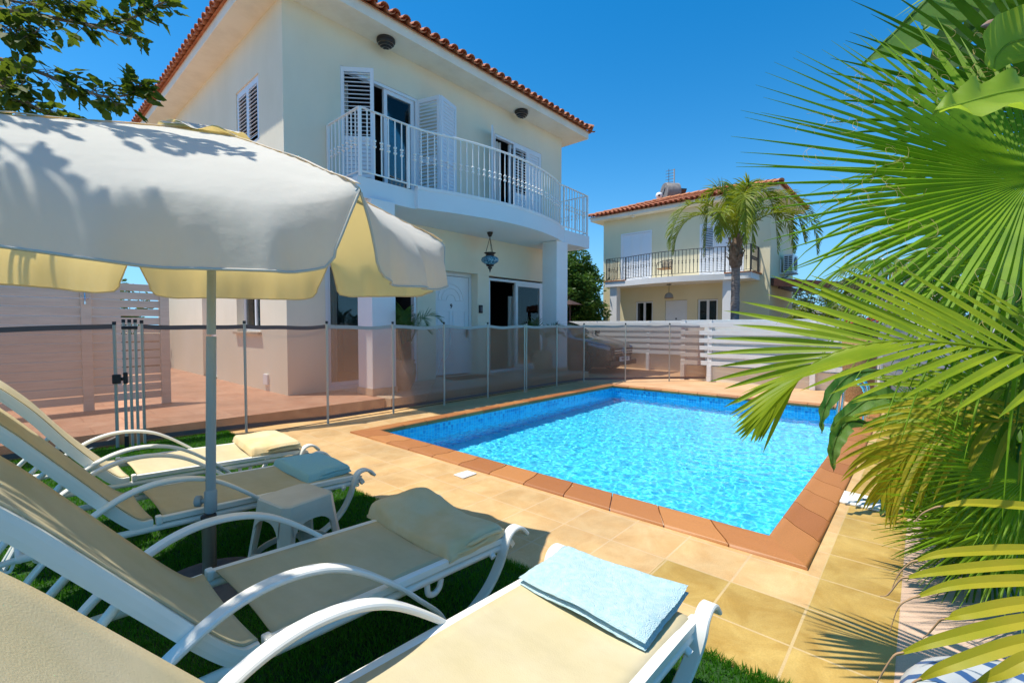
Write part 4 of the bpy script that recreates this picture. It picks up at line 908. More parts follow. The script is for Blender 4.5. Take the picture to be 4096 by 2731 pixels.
# deck covers
b = MB(); b.prism([(2.41, 2.66), (2.56, 2.665), (2.56, 2.775), (2.415, 2.78)], .003, .010); sk = b.build('skimmer_lid', M['white'], None, .003); tag(sk, 'small white square lid in the peach tiles beside the pool edge', 'lid')
for x, y in ((2.435, 2.69), (2.535, 2.69), (2.435, 2.755), (2.535, 2.755)): b = MB(); b.lathe([(.006, .0101), (.004, .012)], (x, y, 0), 8); b.build('screw', M['steel'], sk)
b = MB(); b.prism([(3.76, .15), (4.02, .15), (4.05, .40), (3.78, .40)], .003, .012); hl = b.build('hatch_lid', M['white'], None, .003); tag(hl, 'larger white rectangular hatch lid beside the palms', 'hatch')
b = MB(); b.tube([(3.90, .25, .0125), (3.94, .28, .0125)], .006, 6); b.build('lift_ring', M['steel'], hl)
# ------------------------------------------------------------------ potted palms on the porch
def frond(b, pts, L, w, n, a0=68, a1=18, nrm=(0,0,1), droop=.12, fold=.25, mi=0, base=.12, r0=.008, stem_mi=None, vee=.25, taper=lambda t: math.sin(math.pi*min(1, (t*.86+.12)))**.6, seg=5, jit=.06, rd=random):
    """pinnate frond: rachis through pts, leaflets both sides"""
    P = smooth_path(pts, 8); m = len(P)
    b.tube(P[::2]+([P[-1]] if (m-1) % 2 else []), [r0*(1-.8*i/(len(P[::2])+((m-1) % 2)-1)) for i in range(len(P[::2])+((m-1) % 2))], 5, mi if stem_mi is None else stem_mi)
    nrm = V(nrm)
    for i in range(n):
        t = base+(1-base)*i/(n-1); f = t*(m-1); k = min(int(f), m-2); p = P[k].lerp(P[k+1], f-k); T = (P[min(k+1, m-1)]-P[max(k-1, 0)]).normalized()
        N = (nrm-T*nrm.dot(T)).normalized(); S = T.cross(N); a = math.radians(a0+(a1-a0)*t)
        for s in (-1, 1):
            dv = (T*math.cos(a)+S*s*math.sin(a)+N*vee+V((rd.uniform(-jit, jit), rd.uniform(-jit, jit), rd.uniform(-jit, jit)))).normalized()
            blade(b, p, dv, (N*1.0-S*s*.35).normalized(), L*taper(t)*rd.uniform(.9, 1.08), w*(.55+.45*taper(t)), droop*rd.uniform(.6, 1.4), fold, seg, mi)
def blade(b, p, d, nrm, L, w, droop, fold, seg=5, mi=0, prof=None):
    d = V(d).normalized(); nrm = V(nrm); p = V(p); vs = []; st = L/seg
    for i in range(seg+1):
        t = i/seg; q = d.cross(nrm); q = q.normalized() if q.length > 1e-5 else d.orthogonal().normalized(); nn = q.cross(d)
        wi = w*(prof(t) if prof else min(1, .35+t*2.2)*(1-t**2.2)**.8)*.5
        vs += [p+q*wi+nn*wi*fold, p.copy(), p-q*wi+nn*wi*fold]
        p = p+d*st; d = (d+V((0,0,-1))*droop*st/L*(1+t)).normalized()
    b.add([vs[i*3+j] for i in range(seg+1) for j in (0, 1)], [(i*2, i*2+1, i*2+3, i*2+2) for i in range(seg)], mi, True)
    b.add([vs[i*3+j] for i in range(seg+1) for j in (1, 2)], [(i*2, i*2+1, i*2+3, i*2+2) for i in range(seg)], mi, True)
def potted(x, y, z, s, label, seed, h, lean):
    rd = random.Random(seed); r = root('potted_palm', (x, y, z), label, 'potted plant', 'potted palms on the porch')
    b = MB(); b.lathe([(.13*s, 0), (.135*s, .02*s), (.20*s, .15*s), (.225*s, .30*s), (.21*s, .42*s), (.185*s, .47*s), (.205*s, .485*s), (.21*s, .51*s), (.185*s, .512*s), (.17*s, .46*s)], (x, y, z+.001), 32); pt = b.build('pot', M['clay'], r)
    for sg in (-1, 1): b = MB(); b.tube(smooth_path([(x+sg*.205*s, y-.03, z+.44*s), (x+sg*.235*s, y-.03, z+.43*s), (x+sg*.235*s, y-.03, z+.37*s), (x+sg*.215*s, y-.03, z+.34*s)], 4), .012*s, 6); b.build('handle', M['clay'], pt)
    b = MB(); b.lathe([(.17*s, .465*s), (.002, .475*s)], (x, y, z), 20); b.build('potting_soil', M['soil'], pt)
    for k in range(11):
        a = rd.uniform(0, 6.28); hh = h*rd.uniform(.62, 1.0); o = rd.uniform(.18, .42)
        p0 = V((x+.05*math.cos(a), y+.05*math.sin(a), z+.46*s)); dx, dy = math.cos(a)*o+lean, math.sin(a)*o
        pts = [p0, p0+V((dx*.25, dy*.25, hh*.55)), p0+V((dx*.62, dy*.62, hh*.92)), p0+V((dx*1.0, dy*1.0, hh*.95)), p0+V((dx*1.25, dy*1.25, hh*.82))]
        b = MB(); frond(b, pts, .24, .020, 15, 62, 25, (math.cos(a)*-.3, math.sin(a)*-.3, 1), .35, .2, base=.38, r0=.006, rd=rd); b.build('frond', M['pottedleaf'], r)
M['pottedleaf'] = leafmat('potted_palm_leaf', (.045, .10, .02), (.08, .15, .03), (.12, .22, .03))
potted(4.40, 6.30, .158, .95, 'tall potted palm in a clay urn right of the left white column', 5, .92, .10)
potted(8.10, 6.33, .158, .95, 'shorter potted palm in a clay urn left of the right white column', 8, .72, 0)

# ------------------------------------------------------------------ the neighbour's house
NX, NY0, NY1, NXE = 18.7, 4.17, 11.03, 22.6
nb = root('neighbour_villa', (NX, NY1, 0), 'second cream villa beyond the white fence, with a black railed balcony and orange tiled roof', 'house')
b = MB()
NOP = [(8.69, 10.14, 3.12, 5.27), (5.05, 6.68, 3.12, 5.2), (8.62, 9.42, .9, 2.25), (7.15, 8.08, .0, 2.25), (5.96, 6.74, .9, 2.25)]
wall(b, 'y', NX, NY0, NY1, -.1, 5.95, NOP, 1, .14); wall(b, 'x', NY0, NX, NXE, -.1, 5.95, [], 1, .12); wall(b, 'x', NY1, NX, NXE, -.1, 5.95, [], -1, .1); wall(b, 'y', NXE, NY0, NY1, -.1, 5.95, [], -1, .1)
b.build('wall', mat('pale_yellow_plaster', (.76, .68, .45), .85, (.80, .72, .50), .8, 5, spec=.2), nb)
b = MB()
for o in NOP: room(b, 'y', NX+.14, o[0]+.001, o[1]-.001, o[2]+.001, o[3]-.001, 1, 1.0)
b.build('dark_interior', mat('brown_dim_room', (.06, .045, .03), .9), nb)
b = MB(); b.box(NX-.42, NXE+.4, NY0-.35, NY1+.45, 5.95, 6.12); b.build('eaves', M['soffit'], nb)
hip_roof(nb, NX-.48, NXE+.46, NY0-.4, NY1+.52, 6.10, math.radians(18.5), (0, 3))
na = [(NX, 10.30), (17.62, 10.30), (17.62, 9.35)]; nc = [(17.62-.38*math.sin(math.pi*t), 9.35-3.95*t) for t in np.linspace(0, 1, 15)]; ne = [(17.62, 5.40), (17.62, 4.50), (NX, 4.50)]
b = MB(); b.prism([(x-(.002 if x == NX else .04), y) for x, y in na+nc[1:-1]+ne][::-1], 2.86, 3.08); b.build('balcony_slab', M['column'], nb)
b = MB()
for p, q in ((na[0], na[1]), (na[1], na[2]), (ne[0], ne[1]), (ne[1], ne[2])):
    p, q = V((*p, 3.10)), V((*q, 3.10)); d = (q-p); b.obb((p+q)/2, d/2, V((-d.y, d.x, 0)).normalized()*.07, V((0,0,.018)))
b.build('tile_coping', M['terra2'], nb)
for y0 in (9.78, 5.16): b = MB(); b.box(17.68, 18.0, y0, y0+.32, -.1, 2.858); b.build('column', M['column'], nb)
railing(nb, [[(17.66, 10.25), (17.66, 9.35)], [(x+.07, y) for x, y in nc], [(17.66, 5.40), (17.66, 4.55)], [(NX-.03, 10.25), (17.66, 10.25)], [(17.66, 4.55), (NX-.03, 4.55)]], 3.11, 4.06, M['iron'], .135,
        [(17.66, 10.25), (17.66, 9.35), (17.66, 5.40), (17.66, 4.55), (NX-.03, 4.55)], tw=.014)
for y0, y1, z0, z1, n in ((8.69, 10.14, 3.12, 5.27, 3), (5.05, 6.68, 3.12, 5.2, 3)):
    b = MB(); x = NX-.005
    b.box(x-.02, x+.05, y0, y0+.06, z0, z1); b.box(x-.02, x+.05, y1-.06, y1, z0, z1); b.box(x-.02, x+.05, y0+.06, y1-.06, z1-.06, z1); fr_ = b.build('shutter_frame', M['alu'], nb)
    wd = (y1-y0-.12)/n
    for k in range(n): shutter('shutter', fr_, (NX+.02, y1-.06-wd*k, 0), (0, -1), wd-.01, z0+.02, z1-.07, .15 if k or y0 > 8 else .9, .35, .48)
for y0, y1 in ((8.63, 9.41), (5.97, 6.73)):
    b = MB(); x = NX+.06; ym = (y0+y1)/2
    for a, c, z0, z1 in ((y0, y0+.06, .9, 2.24), (y1-.06, y1, .9, 2.24), (ym-.05, ym+.05, .9, 2.18), (y0+.06, y1-.06, 2.18, 2.24)): b.box(x, x+.05, a, c, z0, z1)
    o = b.build('window', M['alu'], nb); b = MB(); b.box(x+.02, x+.027, y0+.06, y1-.06, .9, 2.18); b.build('pane', M['glass'], o)
b = MB(); b.box(NX+.05, NX+.12, 7.16, 8.07, 0, 2.24); d_ = b.build('door_frame', M['alu'], nb)
b = MB(); x = NX+.04; b.box(x, x+.009, 7.22, 8.01, .02, 2.17)
for r in (.27, .19): b.tube([(x-.002, 7.615+r*math.cos(a), 1.6+r*math.sin(a)) for a in np.linspace(0, math.pi, 13)], .009, 5)
for y in (7.32, 7.68): b.tube([(x-.002, y, .9), (x-.002, y+.24, .9), (x-.002, y+.24, 1.42), (x-.002, y, 1.42), (x-.002, y, .9)], .009, 5)
fd = b.build('front_door', M['alu'], d_)
b = MB(); b.box(x-.012, x-.001, 7.585, 7.645, 1.45, 1.52); b.build('number_plate', M['basegrey'], nb)
b = MB(); b.box(NX-.04, NX-.001, 6.90, 6.94, 1.25, 1.42); tag(b.build('door_intercom', M['iron'], None), 'small dark box on the neighbouring wall beside its white door', 'intercom')
b = MB(); b.box(NX-.33, NX-.20, 9.35, 9.47, 5.87, 5.949); tag(b.build('soffit_lamp', M['soffit'], None), 'small white lamp under the eaves of the neighbouring villa', 'lamp')
pl = root('pendant_lamp', (17.95, 7.60, 2.86), 'grey dome pendant hanging over the neighbouring porch', 'lamp')
b = MB(); b.lathe([(.09, -.03), (.09, -.002)], (17.95, 7.60, 2.86), 14); b.build('ceiling_plate', M['iron'], pl)
b = MB(); b.tube([(17.95, 7.60, 2.83), (17.95, 7.60, 2.52)], .008, 6); b.build('cord', M['iron'], pl)
b = MB(); b.lathe([(.17, -.2), (.17, -.14), (.14, -.05), (.08, .0), (.03, .02)], (17.95, 7.60, 2.50), 18); b.build('lamp_shade', mat('grey_shade', (.30, .28, .25), .6), pl)
b = MB(); b.lathe([(.172, -.215), (.172, -.2)], (17.95, 7.60, 2.50), 18); b.build('shade_rim', mat('amber_rim', (.45, .22, .06), .6), pl)
# rattan chair on the balcony
ch = root('balcony_chair', (18.02, 7.82, 3.08), 'brown wicker chair with a dark metal frame on the neighbouring balcony', 'chair')
bx, by, bz_ = 18.02, 7.82, 3.085
b = MB(); b.box(bx-.22, bx+.22, by-.23, by+.23, bz_+.38, bz_+.42); b.build('seat', M['wicker'], ch, .01)
b = MB(); b.grid(lambda u, v: (bx+.22+.06*v-.05*(1-(2*u-1)**2)*-1, by-.2+.4*u, bz_+.46+.30*v), 8, 4); o = b.build('backrest', mat('pale_weave', (.34, .29, .20), .8), ch); sm_ = o.modifiers.new('thick', 'SOLIDIFY'); sm_.thickness = .015
for sy in (-1, 1):
    b = MB(); b.tube(smooth_path([(bx-.24, by+sy*.25, bz_), (bx-.22, by+sy*.25, bz_+.45), (bx-.12, by+sy*.26, bz_+.63), (bx+.12, by+sy*.25, bz_+.70), (bx+.30, by+sy*.2, bz_+.78)], 4), .014, 6); b.build('arm_frame', M['iron'], ch)
    b = MB(); b.tube([(bx+.20, by+sy*.23, bz_), (bx+.22, by+sy*.22, bz_+.42), (bx+.30, by+sy*.2, bz_+.78)], .014, 6); b.build('leg', M['iron'], ch)
b = MB(); b.tube([(bx+.30, by-.2, bz_+.78), (bx+.31, by, bz_+.79), (bx+.30, by+.2, bz_+.78)], .014, 6); b.build('back_rail', M['iron'], ch)
# air conditioner
ac = root('air_conditioner', (20.6, NY0, 3.2), 'white outdoor air conditioner with a dark slotted grille on the shaded side wall', 'air conditioner')
b = MB(); b.box(20.15, 21.05, 3.72, 4.04, 3.25, 3.92); b.build('case', M['alu'], ac, .02)
b = MB()
for k in range(8):
    for j in range(2): b.box(20.145, 20.149, 3.75+.14*j, 3.865+.14*j, 3.31+.07*k, 3.355+.07*k)
b.build('side_vents', M['iron'], ac)
b = MB(); b.tube([(20.6, 3.715, 3.58), (20.6, 3.70, 3.58)], .26, 24); b.build('fan_grille', M['basegrey'], ac)
for x in (20.25, 20.95): b = MB(); b.box(x-.02, x+.02, 3.68, NY0-.001, 3.19, 3.245); b.box(x-.02, x+.02, NY0-.04, NY0-.001, 3.246, 3.75); b.build('bracket', M['alu'], ac)
b = MB(); b.tube(smooth_path([(21.06, 3.9, 3.6), (21.2, 3.95, 3.5), (21.22, 4.0, 3.3), (20.9, 4.1, 3.1), (20.4, 4.12, 3.05)], 5), .025, 6); b.build('pipe', M['iron'], ac)
# solar water heater
sw_ = root('solar_water_heater', (21.2, 9.0, 6.6), 'weathered round water tank with a solar panel on the neighbouring roof', 'water heater')
tx, ty, tz = 21.3, 9.3, 7.5
b = MB(); dv = V((.75, -.66, 0)); b.tube([V((tx, ty, tz))-dv*.02, V((tx, ty, tz))+dv*.02, V((tx, ty, tz))+dv*.62], [.44, .46, .46], 28); b.build('tank', M['tank'], sw_)
b = MB(); sv = V((.66, .75, 0)); c_ = V((tx, ty, tz))+sv*.45+dv*.5+V((0,0,-.42)); b.obb(c_, dv*.55, (sv*.62+V((0,0,-.62)))*.95, V((0,0,1)).cross(dv).cross(dv)*-.03); b.build('collector_panel', M['panel'], sw_)
b = MB(); b.lathe([(.02, -.17), (.10, -.14), (.155, -.05), (.16, .02), (.12, .11), (.03, .15)], (tx-.30, ty+.12, tz-.17), 16); o = b.build('float_tank', M['white'], sw_)
b = MB(); cdir = (CAM-V((tx-.30, ty+.12, tz-.17))).normalized(); cc_ = V((tx-.30, ty+.12, tz-.17))+cdir*.145; b.tube([cc_, cc_+cdir*.02], .05, 12); b.build('cap', M['iron'], o)
b = MB()
for p in ((0, 0), (.9, 0), (.1, .5), (.9, .5)): q = V((tx, ty, 0))+dv*p[0]+sv*p[1]*.3; b.tube([V((q.x, q.y, 6.5)), V((q.x, q.y, 7.3))], .025, 6)
for k, p in enumerate(((0, 0), (.9, 0), (.1, .5), (.9, .5))):
    q = V((tx, ty, 0))+dv*p[0]+sv*p[1]*.3; b = MB(); b.tube([V((q.x, q.y, 6.4)), V((q.x, q.y, 7.25))], .025, 6); b.build('support_leg', M['frame2'], sw_)
an = root('tv_antenna', (21.9, 8.75, 6.8), 'thin metal aerial mast behind the roof water tank', 'aerial')
ax_, ay_ = 22.0, 9.12
b = MB(); b.tube([(ax_, ay_, 6.6), (ax_, ay_, 8.75)], .03, 6); b.build('mast', M['frame2'], an)
b = MB(); b.tube([(ax_-.02, ay_+.26, 7.5), (ax_-.02, ay_+.26, 8.8)], .014, 5); b.build('boom', M['basegrey'], an)
for k in range(9):
    z = 7.6+.14*k; b = MB(); b.tube([(ax_, ay_+.02, z), (ax_-.02, ay_+.42, z)], .012, 5); b.build('element', M['basegrey'], an)
# carport
cp = root('carport', (20.5, 2.0, 0), 'dark brown wooden carport roof leaning on the neighbouring villa', 'carport')
b = MB(); b.add([(18.85, 4.16, 2.80), (18.85, -1.5, 2.06), (22.6, -1.5, 2.16), (22.6, 4.16, 2.95), (18.85, 4.16, 2.86), (18.85, -1.5, 2.12), (22.6, -1.5, 2.22), (22.6, 4.16, 3.01)], [(0,1,2,3), (7,6,5,4), (0,4,5,1), (1,5,6,2), (2,6,7,3), (3,7,4,0)]); b.build('roof_deck', M['darkwood'], cp)
b = MB(); b.obb(((18.84), 1.33, 2.43), (.03, 0, 0), (0, 2.83, .37), (0, .01, .14)); b.build('fascia_board', M['darkwood'], cp)
for k in range(9):
    y = 3.9-.65*k; z = 2.76-.1307*(4.16-y)-.02; b = MB(); b.box(18.88, 22.5, y-.04, y+.04, z-.16, z); b.build('rafter', M['darkwood'], cp)
for x, y in ((18.95, -.1), (18.95, -1.4), (22.4, -1.4)): b = MB(); b.box(x-.06, x+.06, y-.06, y+.06, -.1, 2.0); b.build('post', M['darkwood'], cp)

# ------------------------------------------------------------------ parked cars
def car(x, ynose, z, label, paint, plate, scale=1.0, yaw=0):
    r = root('parked_car', (x, ynose+2, z), label, 'car')
    P = lambda l, s, h: V((x+l, ynose+s, z+h))
    ST = [(0, .50, .20, .42, .58, .50, .60), (.10, .74, .17, .44, .68, .66, .71), (.35, .85, .16, .50, .78, .78, .82), (.85, .89, .16, .55, .87, .80, .91), (1.22, .89, .16, .56, .93, .80, .97), (1.55, .89, .16, .56, .96, .70, 1.19), (1.95, .89, .16, .57, .97, .64, 1.36), (2.6, .89, .16, .58, .99, .62, 1.42), (3.3, .88, .16, .59, 1.01, .60, 1.38), (3.75, .86, .18, .60, 1.02, .57, 1.22), (4.05, .82, .20, .60, .98, .60, 1.02), (4.25, .70, .26, .58, .85, .55, .90)]
    b = MB(); vs = []
    for s, hw, zb, zm, zl, rw, zr in ST:
        half = [(hw*.80, zb), (hw*.97, zb+.10), (hw, zm), (hw*.985, zl-.04), (hw*.955, zl), (rw*1.0, zr-.02), (rw*.72, zr+.015), (0, zr+.03)]
        ring = [P(l, s, h) for l, h in half]+[P(-l, s, h) for l, h in half[-2::-1]]
        vs += ring
    n = 15
    for i in range(len(ST)-1):
        for j in range(n-1):
            glass = j in (4, 9) and 4 <= i <= 8
            wind = i in (4, 5) and j in (5, 6, 7, 8)
            b.f.append([i*n+j, i*n+j+1, (i+1)*n+j+1, (i+1)*n+j]); b.mi.append(1 if (glass or wind or (i in (8, 9) and j in (5,6,7,8))) else 0); b.sm.append(True)
    b.v = [tuple(v) for v in vs]; b.f.append(list(range(n))); b.mi.append(0); b.sm.append(True); b.f.append(list(range((len(ST)-1)*n, len(ST)*n))[::-1]); b.mi.append(0); b.sm.append(True)
    body = b.build('body', [paint, mat('car_glass', (.02, .028, .03), .05)], r)
    sb = body.modifiers.new('sub', 'SUBSURF'); sb.levels = sb.render_levels = 2
    for sl_ in (-1, 1):
        for s in (.78, 3.42):
            c = P(sl_*.80, s, .31); b = MB(); b.tube([c-V((sl_*.10,0,0)), c-V((sl_*.09,0,0)), c+V((sl_*.09,0,0)), c+V((sl_*.105,0,0))], [.29, .315, .315, .285], 28); wh = b.build('wheel', M['tyre'], r)
            b = MB(); o = c+V((sl_*.108,0,0)); b.tube([(o+V((sl_*.0,.2*math.cos(a)*1.05,.2*math.sin(a)*1.05))) for a in np.linspace(0, 2*math.pi, 25)], .014, 6); b.tube([o, o+V((sl_*.012,0,0))], .045, 12)
            for k in range(10): a = 2*math.pi*k/10; b.tube([o+V((0, .03*math.cos(a), .03*math.sin(a))), o+V((0, .205*math.cos(a), .205*math.sin(a)))], .013, 5)
            b.build('rim', M['rim'], wh)
            b = MB(); b.tube([c+V((sl_*.093, .345*math.cos(a), .345*math.sin(a))) for a in np.linspace(-.15, math.pi+.15, 15)], .02, 6); b.build('wheel_arch', M['blackp'], r)
        b = MB()
        hp_ = [P(sl_*.60, .045, .60), P(sl_*.80, .20, .66), P(sl_*.875, .50, .735), P(sl_*.84, .52, .78), P(sl_*.70, .20, .715), P(sl_*.58, .04, .665)]
        off = V((sl_*.02, -.02, .01)); b.add([p+off for p in hp_]+[p-off*2 for p in hp_], [tuple(range(6)), tuple(range(11, 5, -1))]+[(i, (i+1) % 6, 6+(i+1) % 6, 6+i) for i in range(6)]); b.build('headlight', mat('headlamp_glass', (.30, .31, .33), .08, coat=1), r, .008)
        b = MB(); b.tube([P(sl_*.885, 1.33, .97), P(sl_*1.0, 1.36, 1.03)], [.02, .03], 8); b.obb(P(sl_*1.0, 1.37, 1.04), (.08, 0, 0), (0, .04, 0), (0, 0, .05)); b.build('mirror', paint, r)
    b = MB(); b.obb(P(0, .0, .56), (.50, 0, 0), (0, .035, .0), (0, -.01, .095)); gr = b.build('grille', M['blackp'], r, .01)
    for zz in (.53, .59): b = MB(); b.obb(P(0, -.04, zz), (.48, 0, 0), (0, .008, 0), (0, 0, .012)); b.build('grille_bar', M['chrome'], gr)
    b = MB(); o = P(0, -.055, .56); b.tube([o+V((.10*math.cos(a), 0, .10*math.sin(a))) for a in np.linspace(0, 2*math.pi, 25)], .011, 6)
    for k in range(3): a = math.pi/2+2*math.pi*k/3; b.tube([o, o+V((.095*math.cos(a), 0, .095*math.sin(a)))], [.016, .006], 6)
    b.build('emblem', M['chrome'], r)
    b = MB(); b.obb(P(0, -.03, .27), (.70, 0, 0), (0, .03, 0), (0, 0, .06)); b.build('lower_intake', M['blackp'], r, .02)
    if plate:
        b = MB(); b.obb(P(0, -.065, .37), (.26, 0, 0), (0, .008, 0), (0, 0, .056)); pl_ = b.build('number_plate', M['white'], r)
        text('plate_lettering', plate, .10, frame_m(P(0, -.076, .37), (1, 0, 0), (0, 0, 1)), M['iron'], pl_)
    return r
car(10.92, 5.86, -.03, 'dark brown parked car behind the mesh fence beside the villa', M['carpaint'], 'MXN 71')
car(15.2, 1.4, -.1, 'blue car behind the white fence with only its roof showing', M['bluepaint'], '')

# ------------------------------------------------------------------ trees and bushes
def foliage(name, parent, clumps, n, size, m, seed, flat_=.6):
    """leaf quads through the shells of clumps (centre, radii)"""
    g = np.random.default_rng(seed); out = []
    wts = np.array([c[1][0]*c[1][1]*c[1][2] for c in clumps])**.67; wts = wts/wts.sum()
    for (c, r), wt in zip(clumps, wts):
        k = int(n*wt); d = g.normal(size=(k, 3)); d /= np.linalg.norm(d, axis=1)[:, None]; rad = g.uniform(.25, 1, k)**.45*g.normal(1, .10, k)
        out.append(np.array(c)+d*rad[:, None]*np.array(r))
    p = np.concatenate(out); k = len(p); a = g.normal(size=(k, 3)); a[:, 2] *= flat_; a /= np.linalg.norm(a, axis=1)[:, None]
    q = np.cross(a, g.normal(size=(k, 3))); q /= np.linalg.norm(q, axis=1)[:, None]; s = size*g.uniform(.6, 1.4, k)[:, None]
    vs = np.stack([p-a*s, p+q*s*.42, p+a*s, p-q*s*.42], 1).reshape(-1, 3)
    return fast(name, vs, np.arange(len(vs)).reshape(-1, 4), m, parent)
def clumpy(c, r, n, cr, seed, squash=.85):
    g = random.Random(seed); out = []
    for _ in range(n):
        while True:
            d = V((g.uniform(-1, 1), g.uniform(-1, 1), g.uniform(-1, 1)))
            if .2 < d.length < 1: break
        k = cr*g.uniform(.55, 1.25); out.append(((c[0]+d.x*r[0], c[1]+d.y*r[1], c[2]+d.z*r[2]), (k, k, k*squash)))
    return out
def tree(name, x, y, z, h, r, label, m, n, size, seed, trunk_r=.14, bare=.25, group=None, ncl=34, cat='tree', cr=.33):
    t = root(name, (x, y, z), label, cat, group); g = random.Random(seed); b = MB()
    b.tube([(x, y, z), (x+.05, y, z+h*.3), (x, y+.06, z+h*.6)], [trunk_r, trunk_r*.75, trunk_r*.4], 8); tk = b.build('trunk', M['bark'], t)
    cl = clumpy((x, y, z+h*(bare+(1-bare)/2)), (r[0]*.8, r[1]*.8, h*(1-bare)/2*.86), ncl, min(r)*cr, seed)
    for c, _ in cl[:10]:
        b = MB(); b.tube([(x, y, z+h*g.uniform(.2, .5)), lerp((x, y, z+h*.4), c, .55), c], [trunk_r*.4, trunk_r*.22, .01], 5); b.build('limb', M['bark'], tk)
    foliage('crown', t, cl, n, size, m, seed); return t
tree('garden_tree', 14.95, 10.25, -.1, 4.3, (1.7, 1.7), 'dense dark green leafy tree between the two villas', M['bush'], 26000, .075, 11, .12, .08, ncl=70, cr=.26)
tree('garden_tree', 17.3, 12.8, -.1, 4.8, (2.7, 2.7), 'green tree standing behind the leafy tree between the villas', M['bush'], 16000, .09, 12, .15, .03, ncl=60, cr=.28)
tree('olive_tree', 41, 8.6, -.2, 5.2, (3.2, 3.0), 'grey green olive tree in the distance right of the second villa', M['olive'], 9000, .16, 13, .2, .1)
tree('cypress', 60, 14.2, -.2, 8.0, (.8, .8), 'slim dark cypress far away beside the second villa', M['bush'], 5000, .2, 14, .2, .02, cr=.5)
tree('yellow_bush', 17.6, 2.2, -.1, 2.35, (1.3, 1.6), 'yellow green bush under the dark carport', M['bushy'], 9000, .06, 15, .05, .02, cat='bush')
tree('yellow_bush', 21.5, -1.0, -.1, 3.4, (1.6, 1.8), 'tall yellow flowering bush seen through the palm fronds', M['bushy'], 9000, .07, 16, .05, .02, cat='bush')
tree('hedge_shrub', 1.2, 15.0, .1, 2.9, (1.6, 1.2), 'green shrub in the gap between tall screen and villa wall', M['bush'], 8000, .06, 17, .04, .02, cat='bush')
tree('hedge_shrub', -2.5, 12.2, .1, 2.7, (3.0, 1.0), 'green shrub behind the tall white screen', M['bush'], 6000, .07, 18, .04, .02, cat='bush')
for i, (x, y, h, r) in enumerate(((13.5, -2.2, 2.6, 1.4), (12.4, -4.6, 3.2, 1.6), (15.5, -5.5, 3.6, 2.0))):
    tree('garden_shrub', x, y, -.1, h, (r, r), ['rounded green shrub beyond the right fence', 'broad shrub behind the palms at the right', 'tall shrub farthest right beyond the fence'][i], M['bush'], 7000, .08, 30+i, .05, .02, cat='bush')
b = MB(); b.box(1.6, 2.75, 14.2, 14.5, .0, 1.0); tag(b.build('stone_wall', mat('rubble_stone', (.22, .15, .10), .9, (.34, .25, .17), 7, 3, .5, 9)), 'rough low stone wall at the end of the side passage', 'wall')
sh = root('white_shed', (40, 4.6, -.1), 'low white shed with a grey roof in the distance', 'shed')
b = MB(); b.box(36, 42, 3.2, 8.2, -.2, 1.9); b.build('wall', M['soffit'], sh)
b = MB(); b.add([(35.6, 8.6, 1.9), (35.6, 2.8, 1.9), (42, 2.8, 2.6), (42, 8.6, 2.6), (35.6, 8.6, 2.0), (35.6, 2.8, 2.0), (42, 2.8, 2.7), (42, 8.6, 2.7)], [(0,1,2,3), (7,6,5,4), (0,4,5,1), (1,5,6,2), (2,6,7,3), (3,7,4,0)]); b.build('roof', M['tank'], sh)
b = MB(); b.box(35.96, 35.99, 4.0, 5.6, 1.2, 1.6); b.build('window', M['iron'], sh)
ps = root('brown_parasol', (12.85, 8.85, 0), 'brown garden parasol in front of the dark tree behind the white column', 'umbrella')
b = MB(); b.lathe([(.42, 1.90), (.3, 1.95), (.03, 2.05)], (12.85, 8.85, 0), 8, 0, False); b.build('canopy', mat('brown_cloth', (.045, .022, .018), .8), ps)
b = MB(); b.tube([(12.85, 8.85, -.05), (12.85, 8.85, 2.1)], .025, 8); b.build('pole', M['darkwood'], ps)

# queen palm in front of the neighbour's house
qx, qy = 15.5, 4.42
qp = root('queen_palm', (qx, qy, -.1), 'queen palm with arching feathery fronds in front of the second villa', 'palm tree')
b = MB(); rg = [(qx+.01*math.sin(z*3), qy, z) for z in np.linspace(-.1, 3.05, 34)]; b.tube(rg, [.125+.006*(i % 2)+(.004*math.sin(i)) for i in range(34)], 14); b.build('trunk', M['bark'], qp)
b = MB(); b.tube([(qx, qy, 3.0), (qx, qy, 3.15), (qx, qy, 3.5), (qx, qy, 3.8), (qx, qy, 3.95)], [.13, .19, .18, .13, .07], 14)
g_ = random.Random(3)
for k in range(26):
    a = g_.uniform(0, 6.28); z = g_.uniform(3.1, 3.75); rr_ = .165
    p = V((qx+rr_*math.cos(a), qy+rr_*math.sin(a), z)); o = V((math.cos(a), math.sin(a), 0))
    b.strip([p, p+o*.03+V((0,0,.16)), p+o*g_.uniform(.06, .14)+V((0,0,g_.uniform(.22, .34)))], o.cross(V((0,0,1))), .07, .012)
b.build('boot_fibre', mat('palm_boots', (.13, .085, .055), .95, (.24, .17, .12), 12, 6, .6, 30), qp)
lt_ = RT; back_ = V((FW.x, FW.y, 0)).normalized()
